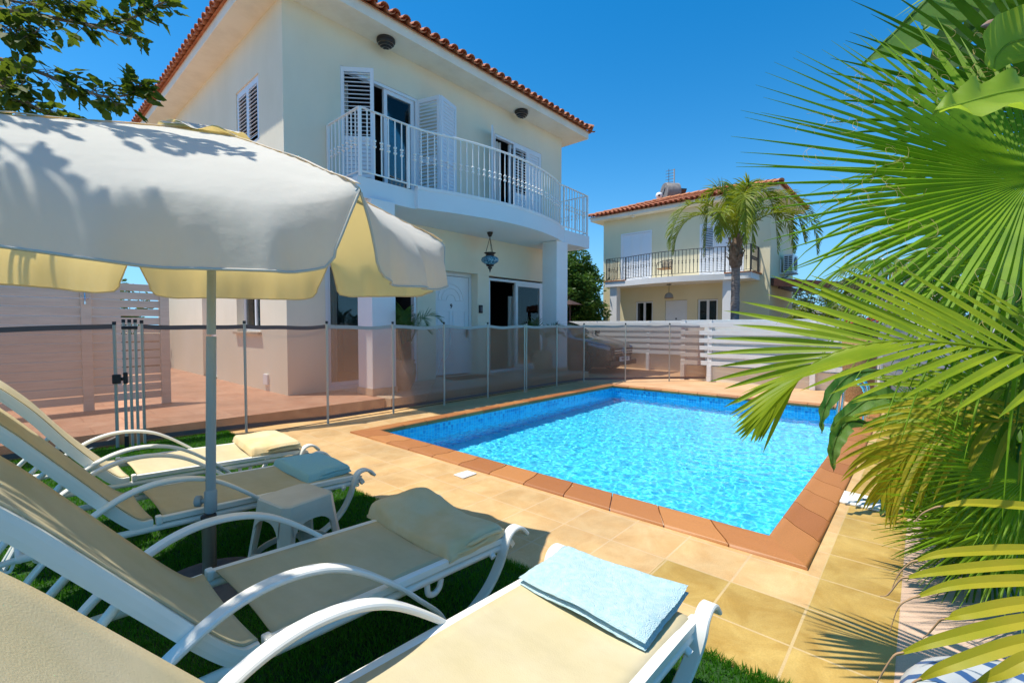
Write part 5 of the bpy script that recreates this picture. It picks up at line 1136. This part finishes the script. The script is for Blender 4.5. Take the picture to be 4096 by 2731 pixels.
for k, (dx, dz, dd, ln) in enumerate([(-1.35, 1.15, -.2, 1), (-1.0, .95, .6, 1), (-.55, 1.7, .3, .9), (.1, 1.75, .4, .9), (.15, 1.6, -.5, .8), (.75, 1.55, -.1, 1), (1.3, 1.1, .3, 1), (1.1, .75, -.6, .9), (.55, 1.0, 1.0, 1), (-.3, 1.2, -1.0, .9), (1.5, 1.45, .1, 1.1), (-.75, .75, -.8, .8)]):
    o = V((qx, qy, 3.85)); h = (lt_*dx+back_*dd)*1.22
    pts = [o, o+h*.22+V((0,0,dz*.55)), o+h*.62+V((0,0,dz*.98)), o+h*1.02+V((0,0,dz*.86)), o+h*1.25*ln+V((0,0,dz*.35)), o+h*1.32*ln+V((0,0,dz*-.25))]
    b = MB(); rd_ = random.Random(40+k); frond(b, pts, .58, .042, 74, 70, 25, (0,0,1), .9, .15, base=.2, r0=.022, vee=.35, seg=4, jit=.28, rd=rd_); b.build('frond', M['queen'], qp)

# ------------------------------------------------------------------ palms and paddle-leaved plants on the right
def fan(b, c, d, n, R, A, N, fuse=.45, droop=.15, fold=.45, wmul=1.0, rd=random, curl=0, mi=0, tipdroop=0.0, short=.22):
    """costapalmate fan leaf: N folded segments spread +-A radians about d in the plane with normal n, joined out to fuse*R"""
    c, d, n = V(c), V(d).normalized(), V(n).normalized(); d = (d-n*d.dot(n)).normalized(); s = n.cross(d); dth = 2*A/N
    for k in range(N):
        th = -A+(k+.5)*dth; dv = d*math.cos(th)+s*math.sin(th); q = n.cross(dv)
        L = R*(1-short*(abs(th)/A)**2)*rd.uniform(.93, 1.04); lift = rd.uniform(-.03, .03); vs = []; M_ = 11; side = rd.uniform(-.03, .03); td = tipdroop*rd.uniform(.3, 1.6)
        for i in range(M_+1):
            t = i/M_; r = L*t; f = fuse*R
            w = r*math.tan(dth/2)*1.02 if r <= f else f*math.tan(dth/2)*1.02*(max(0, 1-((r-f)/(L-f))**1.25))
            w = max(w*wmul, .0008); p = c+dv*r+n*(lift*t*t*L-curl*L*t*t)+q*(side*L*t*t)+V((0,0,-1))*(droop*L*t**2.4+td*L*max(0, t-.6)**2*4)
            hgt = n*(w*fold)
            vs += [p-q*w-hgt*.5, p+hgt, p+q*w-hgt*.5]
        b.add([vs[i*3+j] for i in range(M_+1) for j in (0, 1)], [(i*2, i*2+1, i*2+3, i*2+2) for i in range(M_)], mi, True)
        b.add([vs[i*3+j] for i in range(M_+1) for j in (1, 2)], [(i*2, i*2+1, i*2+3, i*2+2) for i in range(M_)], mi, True)
def fibres(b, c, d, n, R, A, k, rd, mi=0):
    """curly threads between the segments of a fan leaf"""
    c, d, n = V(c), V(d).normalized(), V(n).normalized(); d = (d-n*d.dot(n)).normalized(); s = n.cross(d)
    for _ in range(k):
        th = rd.uniform(-A, A); r = R*rd.uniform(.42, .74); p = c+(d*math.cos(th)+s*math.sin(th))*r+n*.012; a = rd.uniform(0, 6.28); pts = []
        e = (d*math.cos(a)+s*math.sin(a)); g = n.cross(e); rr = rd.uniform(.02, .06)
        for i in range(9): t = i/8*rd.uniform(2.4, 3.6); pts.append(p+e*rr*math.sin(t)+g*rr*(1-math.cos(t))*.8+n*.01*i/8)
        b.tube(pts, .0006, 3, mi, False)
TC = -FW                                                  # roughly towards the lens
Zv = V((0,0,1))
fp = root('fan_palm', tuple(at(4900, 2900, 2.2).xy)+(0.0,), 'big fan palm filling the right edge with spiky bright green leaves', 'palm tree')
tb = at(4900, 2900, 2.2); b = MB(); b.tube([(tb.x, tb.y, 0), (tb.x, tb.y, .5), (tb.x+.02, tb.y, 1.0), (tb.x, tb.y, 1.35)], [.19, .17, .16, .12], 14); b.build('trunk', M['bark'], fp)
crown = V((tb.x, tb.y, 1.3))
rdp = random.Random(21)
def fan_leaf(hub, d, n, R, A, N, m, **k):
    b = MB(); fan(b, hub, d, n, R, A, N, rd=rdp, **k); lf = b.build('fan_leaf', m, fp)
    b = MB(); mid = lerp(crown, hub, .55)+Zv*.06; b.tube(smooth_path([crown, mid, hub], 6), .011, 6); b.build('petiole', M['areca'], lf)
    return lf
hubA = at(4128, 716, 1.75)
dA = (-RT*.90+UP*.42); nA = (TC*.92+UP*.36-RT*.10)
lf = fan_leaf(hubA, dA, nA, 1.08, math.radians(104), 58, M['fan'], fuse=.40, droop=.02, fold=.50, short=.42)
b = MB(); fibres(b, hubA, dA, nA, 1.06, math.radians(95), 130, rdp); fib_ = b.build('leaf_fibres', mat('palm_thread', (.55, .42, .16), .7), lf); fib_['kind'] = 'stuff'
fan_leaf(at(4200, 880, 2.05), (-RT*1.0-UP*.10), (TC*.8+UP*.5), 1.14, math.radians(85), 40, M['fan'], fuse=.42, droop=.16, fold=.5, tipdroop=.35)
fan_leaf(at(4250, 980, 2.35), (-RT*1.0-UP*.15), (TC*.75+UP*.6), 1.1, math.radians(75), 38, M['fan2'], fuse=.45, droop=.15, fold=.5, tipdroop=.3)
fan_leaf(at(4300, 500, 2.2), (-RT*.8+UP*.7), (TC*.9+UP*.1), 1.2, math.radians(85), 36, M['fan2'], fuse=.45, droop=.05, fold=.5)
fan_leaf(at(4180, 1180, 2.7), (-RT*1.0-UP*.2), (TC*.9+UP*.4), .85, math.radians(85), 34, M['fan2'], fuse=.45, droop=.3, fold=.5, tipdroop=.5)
for hx, hy, hd, R_2 in ((4090, -330, 1.68, .36), (4420, -380, 2.0, .7)):   # leaves above the picture that shade the big fan
    fan_leaf(at(hx, hy, hd), (-RT*.7+V((FW.x, FW.y, 0))*.4), (Zv*.9-RT*.25+TC*.2), R_2, math.radians(120), 30, M['fan'], fuse=.42, droop=.15, fold=.6)
# far fan palm peeping out between the carport and the fronds
fq = root('small_fan_palm', tuple(at(3560, 1500, 8.0).xy)+(0.0,), 'smaller grey green fan palm in the distance left of the big one', 'palm tree')
fb = at(3560, 1500, 8.0); b = MB(); b.tube([(fb.x, fb.y, 0), (fb.x, fb.y, 1.5), (fb.x, fb.y, 1.75)], [.13, .11, .06], 10); b.build('trunk', M['bark'], fq)
for k in range(12):
    a = k*.9; o = V((fb.x, fb.y, 1.75)); h = lt_*math.cos(a)+back_*math.sin(a); hub = o+h*.5+Zv*(.35+.25*math.sin(k*2.1))
    b = MB(); fan(b, hub, h*1.0+Zv*.05, (h*.35+Zv), .75, 1.6, 26, fuse=.42, droop=.35, rd=rdp); l = b.build('fan_leaf', M['olive'] if k % 2 else M['fan2'], fq)
    b = MB(); b.tube([o, o.lerp(hub, .5)+Zv*.06, hub], .01, 5); b.build('petiole', M['bark'], l)
# lower fan palm close to the deck
lp = root('low_fan_palm', tuple(at(4050, 2300, 2.55).xy)+(0.0,), 'low fan palm spreading dark green leaves over the right deck edge', 'palm tree')
lb = at(4050, 2300, 2.55); lb = V((lb.x, lb.y, .35))
b = MB(); b.tube([(lb.x, lb.y, .0), (lb.x, lb.y, .3), (lb.x, lb.y, .42)], [.10, .09, .05], 10); b.build('trunk', M['bark'], lp)
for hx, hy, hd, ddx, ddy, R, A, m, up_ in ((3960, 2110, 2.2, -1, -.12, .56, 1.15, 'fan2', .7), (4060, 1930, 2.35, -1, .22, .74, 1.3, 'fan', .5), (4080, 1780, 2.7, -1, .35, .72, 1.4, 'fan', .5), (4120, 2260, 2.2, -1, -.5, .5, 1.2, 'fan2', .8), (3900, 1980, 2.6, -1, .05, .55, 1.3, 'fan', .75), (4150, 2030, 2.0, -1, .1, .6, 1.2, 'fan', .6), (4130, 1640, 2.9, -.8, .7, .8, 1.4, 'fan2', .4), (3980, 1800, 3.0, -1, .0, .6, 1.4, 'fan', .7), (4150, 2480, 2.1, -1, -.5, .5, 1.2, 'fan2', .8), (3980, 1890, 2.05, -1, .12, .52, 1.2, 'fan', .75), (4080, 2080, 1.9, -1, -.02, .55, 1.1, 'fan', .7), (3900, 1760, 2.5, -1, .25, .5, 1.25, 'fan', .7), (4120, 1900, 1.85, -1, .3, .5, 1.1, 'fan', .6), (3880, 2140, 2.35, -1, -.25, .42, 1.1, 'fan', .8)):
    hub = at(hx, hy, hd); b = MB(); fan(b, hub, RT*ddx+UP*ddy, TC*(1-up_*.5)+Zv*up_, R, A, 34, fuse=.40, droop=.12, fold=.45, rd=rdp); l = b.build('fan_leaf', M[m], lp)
    b = MB(); b.tube(smooth_path([lb+Zv*.05, lb.lerp(hub, .6)+Zv*.05, hub], 5), .007, 5); b.build('petiole', M['fan2'], l)
b = MB(); b.tube(smooth_path([at(4060, 2330, 2.1), at(3930, 2010, 2.0), at(3955, 1945, 1.95), at(4020, 1930, 1.9), at(4110, 1975, 1.85)], 8), .004, 5); b.build('dry_stalk', M['dry'], lp)
# feather palm: the big frond across the middle right and its yellowing neighbours
ap = root('feather_palm', tuple(at(4750, 2350, 2.1).xy)+(0.0,), 'feather palm reaching long yellow green fronds over the pool edge', 'palm tree')
ab = at(4750, 2350, 2.1)
for k in range(3): b = MB(); q = V((ab.x+.08*math.cos(k*2.1), ab.y+.08*math.sin(k*2.1), 0)); b.tube([q, q+Zv*.6, q+Zv*1.0], [.05, .045, .03], 10); b.build('stem', M['feather'], ap)
def pfrond(pts, L, w, n, m, seed, nrm, **k):
    b = MB(); frond(b, pts, L, w, n, nrm=nrm, rd=random.Random(seed), **k); return b.build('frond', M[m], ap)
pfrond([at(4560, 1540, 1.38), at(4180, 1432, 1.40), at(3900, 1385, 1.44), at(3640, 1362, 1.50), at(3420, 1385, 1.57), at(3260, 1450, 1.64), at(3150, 1550, 1.70), at(3060, 1660, 1.74)], .47, .030, 26, 'feather', 51, TC*.72+UP*.68, a0=47, a1=9, droop=.07, fold=.35, base=.03, r0=.008, vee=.06, seg=9, jit=.035,
       taper=lambda t: (.72+.5*math.sin(math.pi*min(1, t*.9+.1)))*(1-.62*t**2.5))
pfrond([at(4500, 1780, 1.9), at(4150, 1690, 1.95), at(3900, 1690, 2.0), at(3730, 1750, 2.05), at(3620, 1830, 2.1), at(3540, 1960, 2.12)], .46, .030, 24, 'yellowf', 52, TC*.5+UP*.85, a0=58, a1=14, droop=.6, fold=.35, base=.05, r0=.009, vee=-.05, seg=8, jit=.08)
pfrond([at(4560, 1640, 2.25), at(4200, 1560, 2.3), at(3930, 1560, 2.35), at(3730, 1610, 2.4), at(3600, 1690, 2.45)], .46, .032, 22, 'feather', 53, TC*.5+UP*.85, a0=60, a1=16, droop=.35, fold=.35, base=.05, r0=.009, vee=.1, seg=8, jit=.05)
pfrond([at(4560, 1200, 2.4), at(4250, 1060, 2.5), at(3950, 1030, 2.6), at(3700, 1080, 2.7)], .5, .03, 22, 'feather', 54, TC*.5+UP*.85, a0=60, a1=16, droop=.5, fold=.35, base=.05, r0=.009, vee=.1, seg=8, jit=.05)
# near straps at the lower right: leaflets of a frond just outside the picture
STR = [((3742,2028),(3880,2012),(4130,2028), .026), ((3640,2250),(3790,2212),(4130,2198), .027), ((3602,2315),(3760,2285),(4130,2255), .027), ((3640,2395),(3820,2340),(4130,2322), .029), ((3760,2480),(3860,2455),(4140,2410), .031), ((3575,2622),(3760,2560),(4140,2478), .030), ((3655,2728),(3800,2660),(4140,2560), .031), ((3890,2735),(4000,2690),(4160,2625), .030)]
for i, (p, q, r_, w_) in enumerate(STR):
    dpt = 1.28-.035*i; tip, mid_, bs = at(*p, dpt+.04), at(*q, dpt), at(r_[0]+260, r_[1]+20, dpt-.05); pth = smooth_path([bs, at(*r_, dpt-.02), mid_, tip], 8); b = MB(); vs = []; m_ = len(pth)
    nn = (TC*.62+UP*.75).normalized()
    for k, pt in enumerate(pth):
        t = k/(m_-1); T = (pth[min(k+1, m_-1)]-pth[max(k-1, 0)]).normalized(); q_ = T.cross(nn).normalized(); ww = w_*.5*min(1, (.5+t*1.2))*(1-max(0, (t-.45)/.55)**1.7)+.0008
        vs += [pt+q_*ww+nn*ww*.35, pt-nn*ww*.05, pt-q_*ww+nn*ww*.35]
    b.add([vs[k*3+j] for k in range(m_) for j in (0, 1)], [(k*2, k*2+1, k*2+3, k*2+2) for k in range(m_-1)], 0, True)
    b.add([vs[k*3+j] for k in range(m_) for j in (1, 2)], [(k*2, k*2+1, k*2+3, k*2+2) for k in range(m_-1)], 0, True)
    l = b.build('leaflet', M['areca'], ap)
    e = pth[-1]; dd_ = (pth[-1]-pth[-3]).normalized(); b = MB(); b.tube(smooth_path([pth[-3], e, e+dd_*.03+Zv*-.012*(1+i % 3), e+dd_*.05-Zv*.035*(1+i % 2)], 4), [.0028]*5+[.0022]*4+[.0012]*4, 5); b.build('dry_tip', M['dry'], l)
b = MB(); b.tube(smooth_path([at(4420, 1950, 1.25), at(4400, 2300, 1.15), at(4420, 2700, 1.0)], 6), .010, 6); b.build('rachis', M['areca'], ap)
# paddle leaves (strelitzia)
def paddle(b, pts, W, nrm, ls=1.0, rs=1.0, cup=.25, splits=(), rd=random, mi=0, wave=.012, prof=None):
    P = smooth_path(pts, 7); m_ = len(P); nrm = V(nrm).normalized(); cols = 7; rows = []
    for k, p in enumerate(P):
        t = k/(m_-1); T = (P[min(k+1, m_-1)]-P[max(k-1, 0)]).normalized(); N = (nrm-T*nrm.dot(T)).normalized(); S = T.cross(N)
        w_ = W*(prof(t) if prof else min(1, (t/.22))**.6*(1-max(0, (t-.45)/.55)**2.2)); row = []
        for j in range(-cols, cols+1):
            u = j/cols; ww = w_*(ls if u < 0 else rs); row.append(p+S*(u*ww)+N*(cup*ww*abs(u)**1.5+wave*math.sin(k*1.1+u*2)*abs(u)))
        rows.append(row)
    W_ = 2*cols+1; vs = [q for r in rows for q in r]; fs = []
    for k in range(m_-1):
        for j in range(W_-1):
            u = (j+.5-cols)/cols
            if any(abs(k/(m_-1)-sp) < .6/(m_-1) and u*sg > .18 for sp, sg in splits): continue
            fs.append((k*W_+j, k*W_+j+1, (k+1)*W_+j+1, (k+1)*W_+j))
    b.add(vs, fs, mi, True); b.tube(P, [.009*(1-.8*k/(m_-1)) for k in range(m_)], 6, mi)
sp_ = root('paddle_plant', tuple(at(4700, 2200, 2.9).xy)+(0.0,), 'tall paddle-leaved banana-like plant behind the fan palm at the top right', 'plant')
sb = at(4700, 2200, 2.9); b = MB(); b.tube([(sb.x, sb.y, 0), (sb.x, sb.y, 1.2), (sb.x, sb.y, 2.2)], [.12, .10, .07], 12); b.build('trunk', M['bark'], sp_)
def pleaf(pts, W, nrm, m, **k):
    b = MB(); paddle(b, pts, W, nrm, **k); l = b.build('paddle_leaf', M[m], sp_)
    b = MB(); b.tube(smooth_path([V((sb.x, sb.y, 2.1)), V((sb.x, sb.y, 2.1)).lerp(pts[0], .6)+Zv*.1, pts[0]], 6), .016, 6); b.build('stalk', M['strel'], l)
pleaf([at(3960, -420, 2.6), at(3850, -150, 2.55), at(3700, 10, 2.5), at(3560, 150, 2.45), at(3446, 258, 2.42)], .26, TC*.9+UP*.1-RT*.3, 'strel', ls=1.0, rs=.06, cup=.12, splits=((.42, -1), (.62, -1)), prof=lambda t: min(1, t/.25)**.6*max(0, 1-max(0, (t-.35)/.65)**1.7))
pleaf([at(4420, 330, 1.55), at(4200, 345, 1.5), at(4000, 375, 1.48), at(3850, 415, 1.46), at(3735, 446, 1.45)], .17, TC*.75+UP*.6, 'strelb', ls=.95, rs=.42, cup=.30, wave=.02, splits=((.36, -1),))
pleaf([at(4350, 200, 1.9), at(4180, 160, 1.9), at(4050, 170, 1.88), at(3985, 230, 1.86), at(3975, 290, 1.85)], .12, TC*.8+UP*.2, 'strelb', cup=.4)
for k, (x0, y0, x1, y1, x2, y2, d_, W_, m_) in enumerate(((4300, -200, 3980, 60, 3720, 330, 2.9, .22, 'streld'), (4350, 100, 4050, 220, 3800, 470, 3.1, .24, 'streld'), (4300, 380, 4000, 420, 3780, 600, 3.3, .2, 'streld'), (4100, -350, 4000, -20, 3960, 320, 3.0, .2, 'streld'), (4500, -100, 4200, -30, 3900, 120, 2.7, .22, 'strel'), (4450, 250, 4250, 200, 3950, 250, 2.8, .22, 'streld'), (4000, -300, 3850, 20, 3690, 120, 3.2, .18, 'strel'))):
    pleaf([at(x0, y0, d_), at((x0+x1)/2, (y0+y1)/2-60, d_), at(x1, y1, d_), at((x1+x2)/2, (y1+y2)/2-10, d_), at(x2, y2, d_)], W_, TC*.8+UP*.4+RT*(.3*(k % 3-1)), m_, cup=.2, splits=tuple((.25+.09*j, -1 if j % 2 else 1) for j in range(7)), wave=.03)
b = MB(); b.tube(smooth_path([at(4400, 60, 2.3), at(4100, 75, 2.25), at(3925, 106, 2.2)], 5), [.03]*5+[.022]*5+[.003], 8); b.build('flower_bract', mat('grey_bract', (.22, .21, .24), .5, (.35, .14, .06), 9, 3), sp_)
# small paddle plant by the pool corner
s3 = root('young_paddle_plant', tuple(at(3560, 1830, 4.15).xy)+(0.0,), 'young paddle-leaved plant dangling leaf tips over the far pool corner', 'plant')
s3b = at(3600, 1900, 3.75); s3o = V((s3b.x, s3b.y, .0))
def sleaf(pts, W, nrm, m='streld', **k):
    b = MB(); paddle(b, pts, W, nrm, **k); l = b.build('paddle_leaf', M[m], s3)
    b = MB(); b.tube(smooth_path([s3o, s3o.lerp(pts[0], .5)+Zv*.2, pts[0]], 5), .010, 6); b.build('stalk', M['strel'], l)
def tipprof(t): return min(1, t/.3)**.7*max(0, 1-max(0, (t-.42)/.58)**1.4)
sleaf([at(3520, 1480, 3.3), at(3400, 1500, 3.2), at(3325, 1580, 3.12), at(3290, 1660, 3.08), at(3287, 1732, 3.06)], .052, TC*.9+UP*.2, 'strel', cup=.2, prof=tipprof)
sleaf([at(3560, 1590, 3.2), at(3470, 1600, 3.15), at(3400, 1650, 3.1), at(3345, 1690, 3.05), at(3322, 1735, 3.0)], .052, TC*.7+UP*.5, 'strel', cup=.45, prof=tipprof)
sleaf([at(3470, 1690, 3.1), at(3390, 1690, 3.0), at(3345, 1750, 2.95), at(3330, 1820, 2.93), at(3335, 1885, 2.92)], .052, TC*.9-RT*.3, 'strel', cup=.5, prof=tipprof)
sleaf([at(3640, 1600, 3.4), at(3540, 1590, 3.4), at(3460, 1620, 3.35), at(3420, 1680, 3.3)], .07, TC*.7+UP*.5, 'strel', cup=.3, prof=tipprof)
sleaf([at(3700, 1900, 3.1), at(3600, 1950, 3.0), at(3540, 2010, 2.95), at(3522, 2060, 2.9)], .05, TC*.7+UP*.5, 'streld', cup=.5, prof=tipprof)
# undergrowth: dense grassy palm clumps in the bed
for i, (px, py, d_, nL, s_, m_) in enumerate(((3980, 1640, 3.8, 46, .95, 'fan2'), (4180, 1560, 3.2, 46, 1.1, 'fan2'), (3800, 1680, 4.9, 40, .8, 'bush'), (4250, 2000, 2.6, 40, .8, 'fan2'), (4300, 1300, 3.6, 50, 1.3, 'fan2'), (3720, 1520, 6.2, 40, .9, 'bush'), (4020, 1350, 5.2, 50, 1.4, 'fan2'))):
    g0 = at(px, py+500, d_); o = V((g0.x, g0.y, .02)); rr_ = random.Random(70+i)
    u_ = root('strap_leaf_clump', tuple(o), ['dark strap-leaved clump behind the low fan palm', 'dark strap-leaved clump below the big fan palm', 'leafy clump beyond the small paddle plant', 'dark strap-leaved clump at the right edge above the lower straps', 'tall dark strap-leaved clump at the right edge under the big fan', 'distant leafy clump near the right white fence', 'tall dark clump behind the long feather frond'][i], 'plant')
    b = MB()
    for k in range(nL):
        a = rr_.uniform(0, 6.28); e = rr_.uniform(.5, 1.45); dv = V((math.cos(a)*math.cos(e), math.sin(a)*math.cos(e), math.sin(e)))
        blade(b, o+V((rr_.uniform(-.15, .15), rr_.uniform(-.15, .15), 0)), dv, dv.cross(Zv).cross(dv), s_*rr_.uniform(.7, 1.2), .045, 1.1, .3, 9, 0)
    b.build('leaves', M[m_], u_)
fl = root('red_flowers', tuple(at(3440, 1290, 7.2)), 'cluster of red geranium flowers in a woven planter seen through the fronds', 'flowers')
c0 = at(3440, 1290, 7.2); rr_ = random.Random(5); b = MB()
for k in range(60): p = c0+RT*rr_.uniform(-.2, .22)+back_*rr_.uniform(-.15, .15)+Zv*rr_.uniform(-.12, .06); b.lathe([(.004, -.012), (.026, .0), (.015, .014)], p, 6)
tag(b.build('petals', M['red'], fl), kind='stuff')
foliage('leaves', fl, [((c0.x, c0.y, c0.z-.12), (.25, .25, .12))], 700, .035, M['bush'], 9)
bk = root('wicker_planter', (c0.x, c0.y, 0), 'tall woven wicker planter standing behind the long feather frond', 'planter')
b = MB(); b.lathe([(.17, 0), (.20, .3), (.22, .7), (.23, c0.z-.22), (.20, c0.z-.22), (.19, c0.z-.3)], (c0.x, c0.y, 0), 20); b.build('basket', M['wicker'], bk)
wl = root('white_garden_lamp', tuple(at(3520, 1500, 7.6).xy)+(0,), 'white ornamental garden lamp post seen through the palm fronds', 'lamp post')
wb = at(3520, 1500, 7.6); b = MB(); b.tube([(wb.x, wb.y, 0), (wb.x, wb.y, 2.0)], .035, 10); b.build('post', M['white'], wl)
b = MB(); b.lathe([(.03, 2.0), (.08, 2.05), (.04, 2.12), (.06, 2.2), (.01, 2.3)], (wb.x, wb.y, 0), 12); b.build('finial', M['white'], wl)
c1 = at(3680, 1790, 3.3); r2 = root('red_blossom', tuple(c1), 'small red blossoms among the low fan palm leaves', 'flowers')
b = MB()
for k in range(34): p = c1+RT*rr_.uniform(-.10, .09)+back_*rr_.uniform(-.1, .1)+Zv*rr_.uniform(-.10, .08); b.lathe([(.003, -.008), (.014, .0), (.008, .01)], p, 6)
tag(b.build('petals', M['red'], r2), kind='stuff')
foliage('leaves', r2, [((c1.x, c1.y, c1.z-.08), (.16, .16, .16))], 500, .03, M['bush'], 19)
hz = root('pool_hose', (9.9, .8, 0), 'white ribbed pool hose lying coiled on the far deck edge', 'hose')
b = MB(); b.tube(smooth_path([(9.6, 1.1, .03), (9.85, .85, .03), (10.05, .5, .03), (9.9, .2, .03), (9.6, .3, .05), (9.5, .7, .07), (9.7, .95, .08), (9.95, .7, .09)], 10), .024, 8); b.build('coil', M['white'], hz)
# pool ladder rail at the far right corner
pr = root('pool_handrail', (7.1, .50, 0), 'grey metal pool handrail half hidden by leaves at the far corner', 'handrail')
b = MB(); b.tube(smooth_path([(6.9, .50, .02), (6.9, .50, .42), (6.9, .62, .52), (6.9, .74, .42), (6.9, .78, -.5)], 6), .019, 8); b.build('rail', M['chrome'], pr)
b = MB(); b.tube(smooth_path([(7.35, .50, .02), (7.35, .50, .42), (7.35, .62, .52), (7.35, .74, .42), (7.35, .78, -.5)], 6), .019, 8); b.build('rail', M['chrome'], pr)
# striped rounded pool toy at the lower right corner
def stripes():
    m = mat('striped_vinyl', (.46, .47, .47), .45); t = m.node_tree; n = t.nodes; tc = n.new('ShaderNodeTexCoord'); wv = n.new('ShaderNodeTexWave'); wv.inputs['Scale'].default_value = 3.2; wv.inputs['Distortion'].default_value = 1.2; wv.inputs['Detail'].default_value = 0
    t.links.new(tc.outputs['Object'], wv.inputs[0]); r = n.new('ShaderNodeValToRGB'); r.color_ramp.interpolation = 'EASE'; e = r.color_ramp.elements; e[0].color = (.04, .10, .24, 1); e[1].color = (.45, .47, .48, 1); e[0].position = .14; e[1].position = .20
    t.links.new(wv.outputs[0], r.inputs[0]); t.links.new(r.outputs[0], n['Principled BSDF'].inputs['Base Color']); return m
cu = at(4330, 1302, 1.12); b = MB(); b.grid(lambda u, v: (cu.x+(.24+.085*math.cos(v*6.283))*math.cos(u*6.283), cu.y+(.24+.085*math.cos(v*6.283))*math.sin(u*6.283), .10+.085*math.sin(v*6.283)), 40, 16)
tag(b.build('swim_ring', stripes()), 'rounded pale grey pool float with navy stripes under the lower right straps', 'pool float')

# ------------------------------------------------------------------ oak tree whose branches hang in at the top left
ok = root('oak_tree', (-2.2, 4.6, 0), 'leafy tree whose wavy-edged leaves hang in at the top left', 'tree')
def Z1(x, y): return x/1.8023, y/1.8023
b = MB(); b.tube([(-2.2, 4.6, 0), (-2.15, 4.55, 1.2), (-2.0, 4.4, 2.4), (-1.6, 4.2, 3.4)], [.16, .14, .11, .07], 12); tk = b.build('trunk', M['oakbark'], ok)
def oak_leaf(p, d, n, L, rd):
    d = V(d).normalized(); n = V(n).normalized(); s = n.cross(d).normalized(); K = 7; ctr, lft, rgt = [], [], []; bend = rd.uniform(-.5, .6)
    for i in range(K+1):
        t = i/K; c = p+d*(L*t)-n*(L*bend*.25*t*t); w_ = L*.30*math.sin(math.pi*(t**.8)*.97+.03)*(1+.12*(1 if i % 2 else -1)); ctr.append(c)
        lft.append(c+s*w_+n*w_*.35*rd.uniform(.4, 1.2)+d*L*.03); rgt.append(c-s*w_+n*w_*.35*rd.uniform(.4, 1.2)+d*L*.03)
    vs = ctr+lft+rgt; k = K+1
    return vs, [f for i in range(K) for f in ((i, i+1, k+i+1, k+i), (2*k+i, 2*k+i+1, i+1, i))]
def branch(pts, r0, nleaf, seed, L=.085, twig=.16, bare=.0):
    rd = random.Random(seed); P = smooth_path(pts, 7); m_ = len(P); b = MB(); b.tube(P, [max(.0022, r0*(1-.85*i/(m_-1))) for i in range(m_)], 6); br = b.build('branch', M['oakbark'], ok); lv = MB(); tw = MB()
    for k in range(nleaf):
        t = bare+(1-bare)*rd.random()**.8; f = t*(m_-1); i = min(int(f), m_-2); p = P[i].lerp(P[i+1], f-i); T = (P[i+1]-P[i]).normalized()
        sd = V((rd.uniform(-1, 1), rd.uniform(-1, 1), rd.uniform(-1, .9))); sd = (sd-T*sd.dot(T)*.6+T*.5).normalized(); tl = twig*rd.uniform(.15, 1)*(1-.6*t); e = p+sd*tl
        if tl > .03: tw.tube([p, p.lerp(e, .6)+Zv*.004, e], [.0018, .0014, .0009], 4)
        for j in range(rd.choice((1, 2, 2, 3))):
            dv = (sd*.7+T*.5+V((rd.uniform(-.7, .7), rd.uniform(-.7, .7), rd.uniform(-.9, .35)))).normalized(); nv = V((rd.uniform(-.6, .6), rd.uniform(-.6, .6), 1))
            vs, fs = oak_leaf(e-sd*tl*.25*j, dv, nv-dv*nv.dot(dv), L*rd.uniform(.55, 1.2)*(1-.35*t), rd); lv.add(vs, fs, 0, True)
    tag(tw.build('twigs', M['oakbark'], br), kind='stuff'); lv.build('leaves', M['oak'], br)
S_ = V((-1.6, 4.2, 3.3))
def zpath(pts, d0, d1): n = len(pts); return [at(*Z1(*p), d0+(d1-d0)*i/(n-1)) for i, p in enumerate(pts)]
branch(zpath([(-900, -200), (-300, 20), (220, 100), (480, 150), (700, 185), (860, 165), (1000, 110), (1100, 55), (1180, 15)], 2.3, 1.95), .012, 95, 1, .075, .15, .25)
branch(zpath([(620, 175), (800, 230), (900, 262), (960, 270), (1020, 310)], 2.0, 1.95), .004, 22, 2, .05, .07, .2)
branch(zpath([(-700, 250), (-200, 380), (20, 435), (250, 510), (450, 590), (600, 650), (750, 695), (900, 690), (980, 655), (1010, 610)], 2.2, 1.95), .012, 95, 3, .08, .15, .25)
branch(zpath([(640, 665), (760, 705), (830, 745), (850, 770)], 1.98, 1.95), .004, 12, 4, .045, .06, .2)
branch(zpath([(-600, 560), (-150, 700), (60, 725), (180, 735), (280, 790), (370, 840), (500, 860)], 2.15, 1.95), .010, 60, 5, .075, .13, .25)
branch(zpath([(-700, 100), (-250, 120), (0, 180), (120, 250), (260, 240)], 2.2, 2.05), .009, 75, 6, .085, .2, .15)
branch(zpath([(-700, 400), (-300, 520), (-40, 600), (60, 640), (180, 600)], 2.2, 2.0), .009, 75, 7, .085, .2, .15)
branch(zpath([(-500, -300), (-100, -60), (150, 20), (400, 30), (520, -20)], 2.2, 2.0), .009, 70, 8, .08, .18, .2)
for k in range(15):                                       # boughs above the picture that dapple the parasol
    rd_ = random.Random(90+k); e = V((rd_.uniform(-.75, .12), rd_.uniform(1.75, 3.0), rd_.uniform(2.75, 3.3)))
    branch([S_, S_.lerp(e, .35)+Zv*.3, S_.lerp(e, .75)+Zv*.15, e, e+V((.2, -.16, -.08))], .014, 60, 20+k, .085, .24, .45)
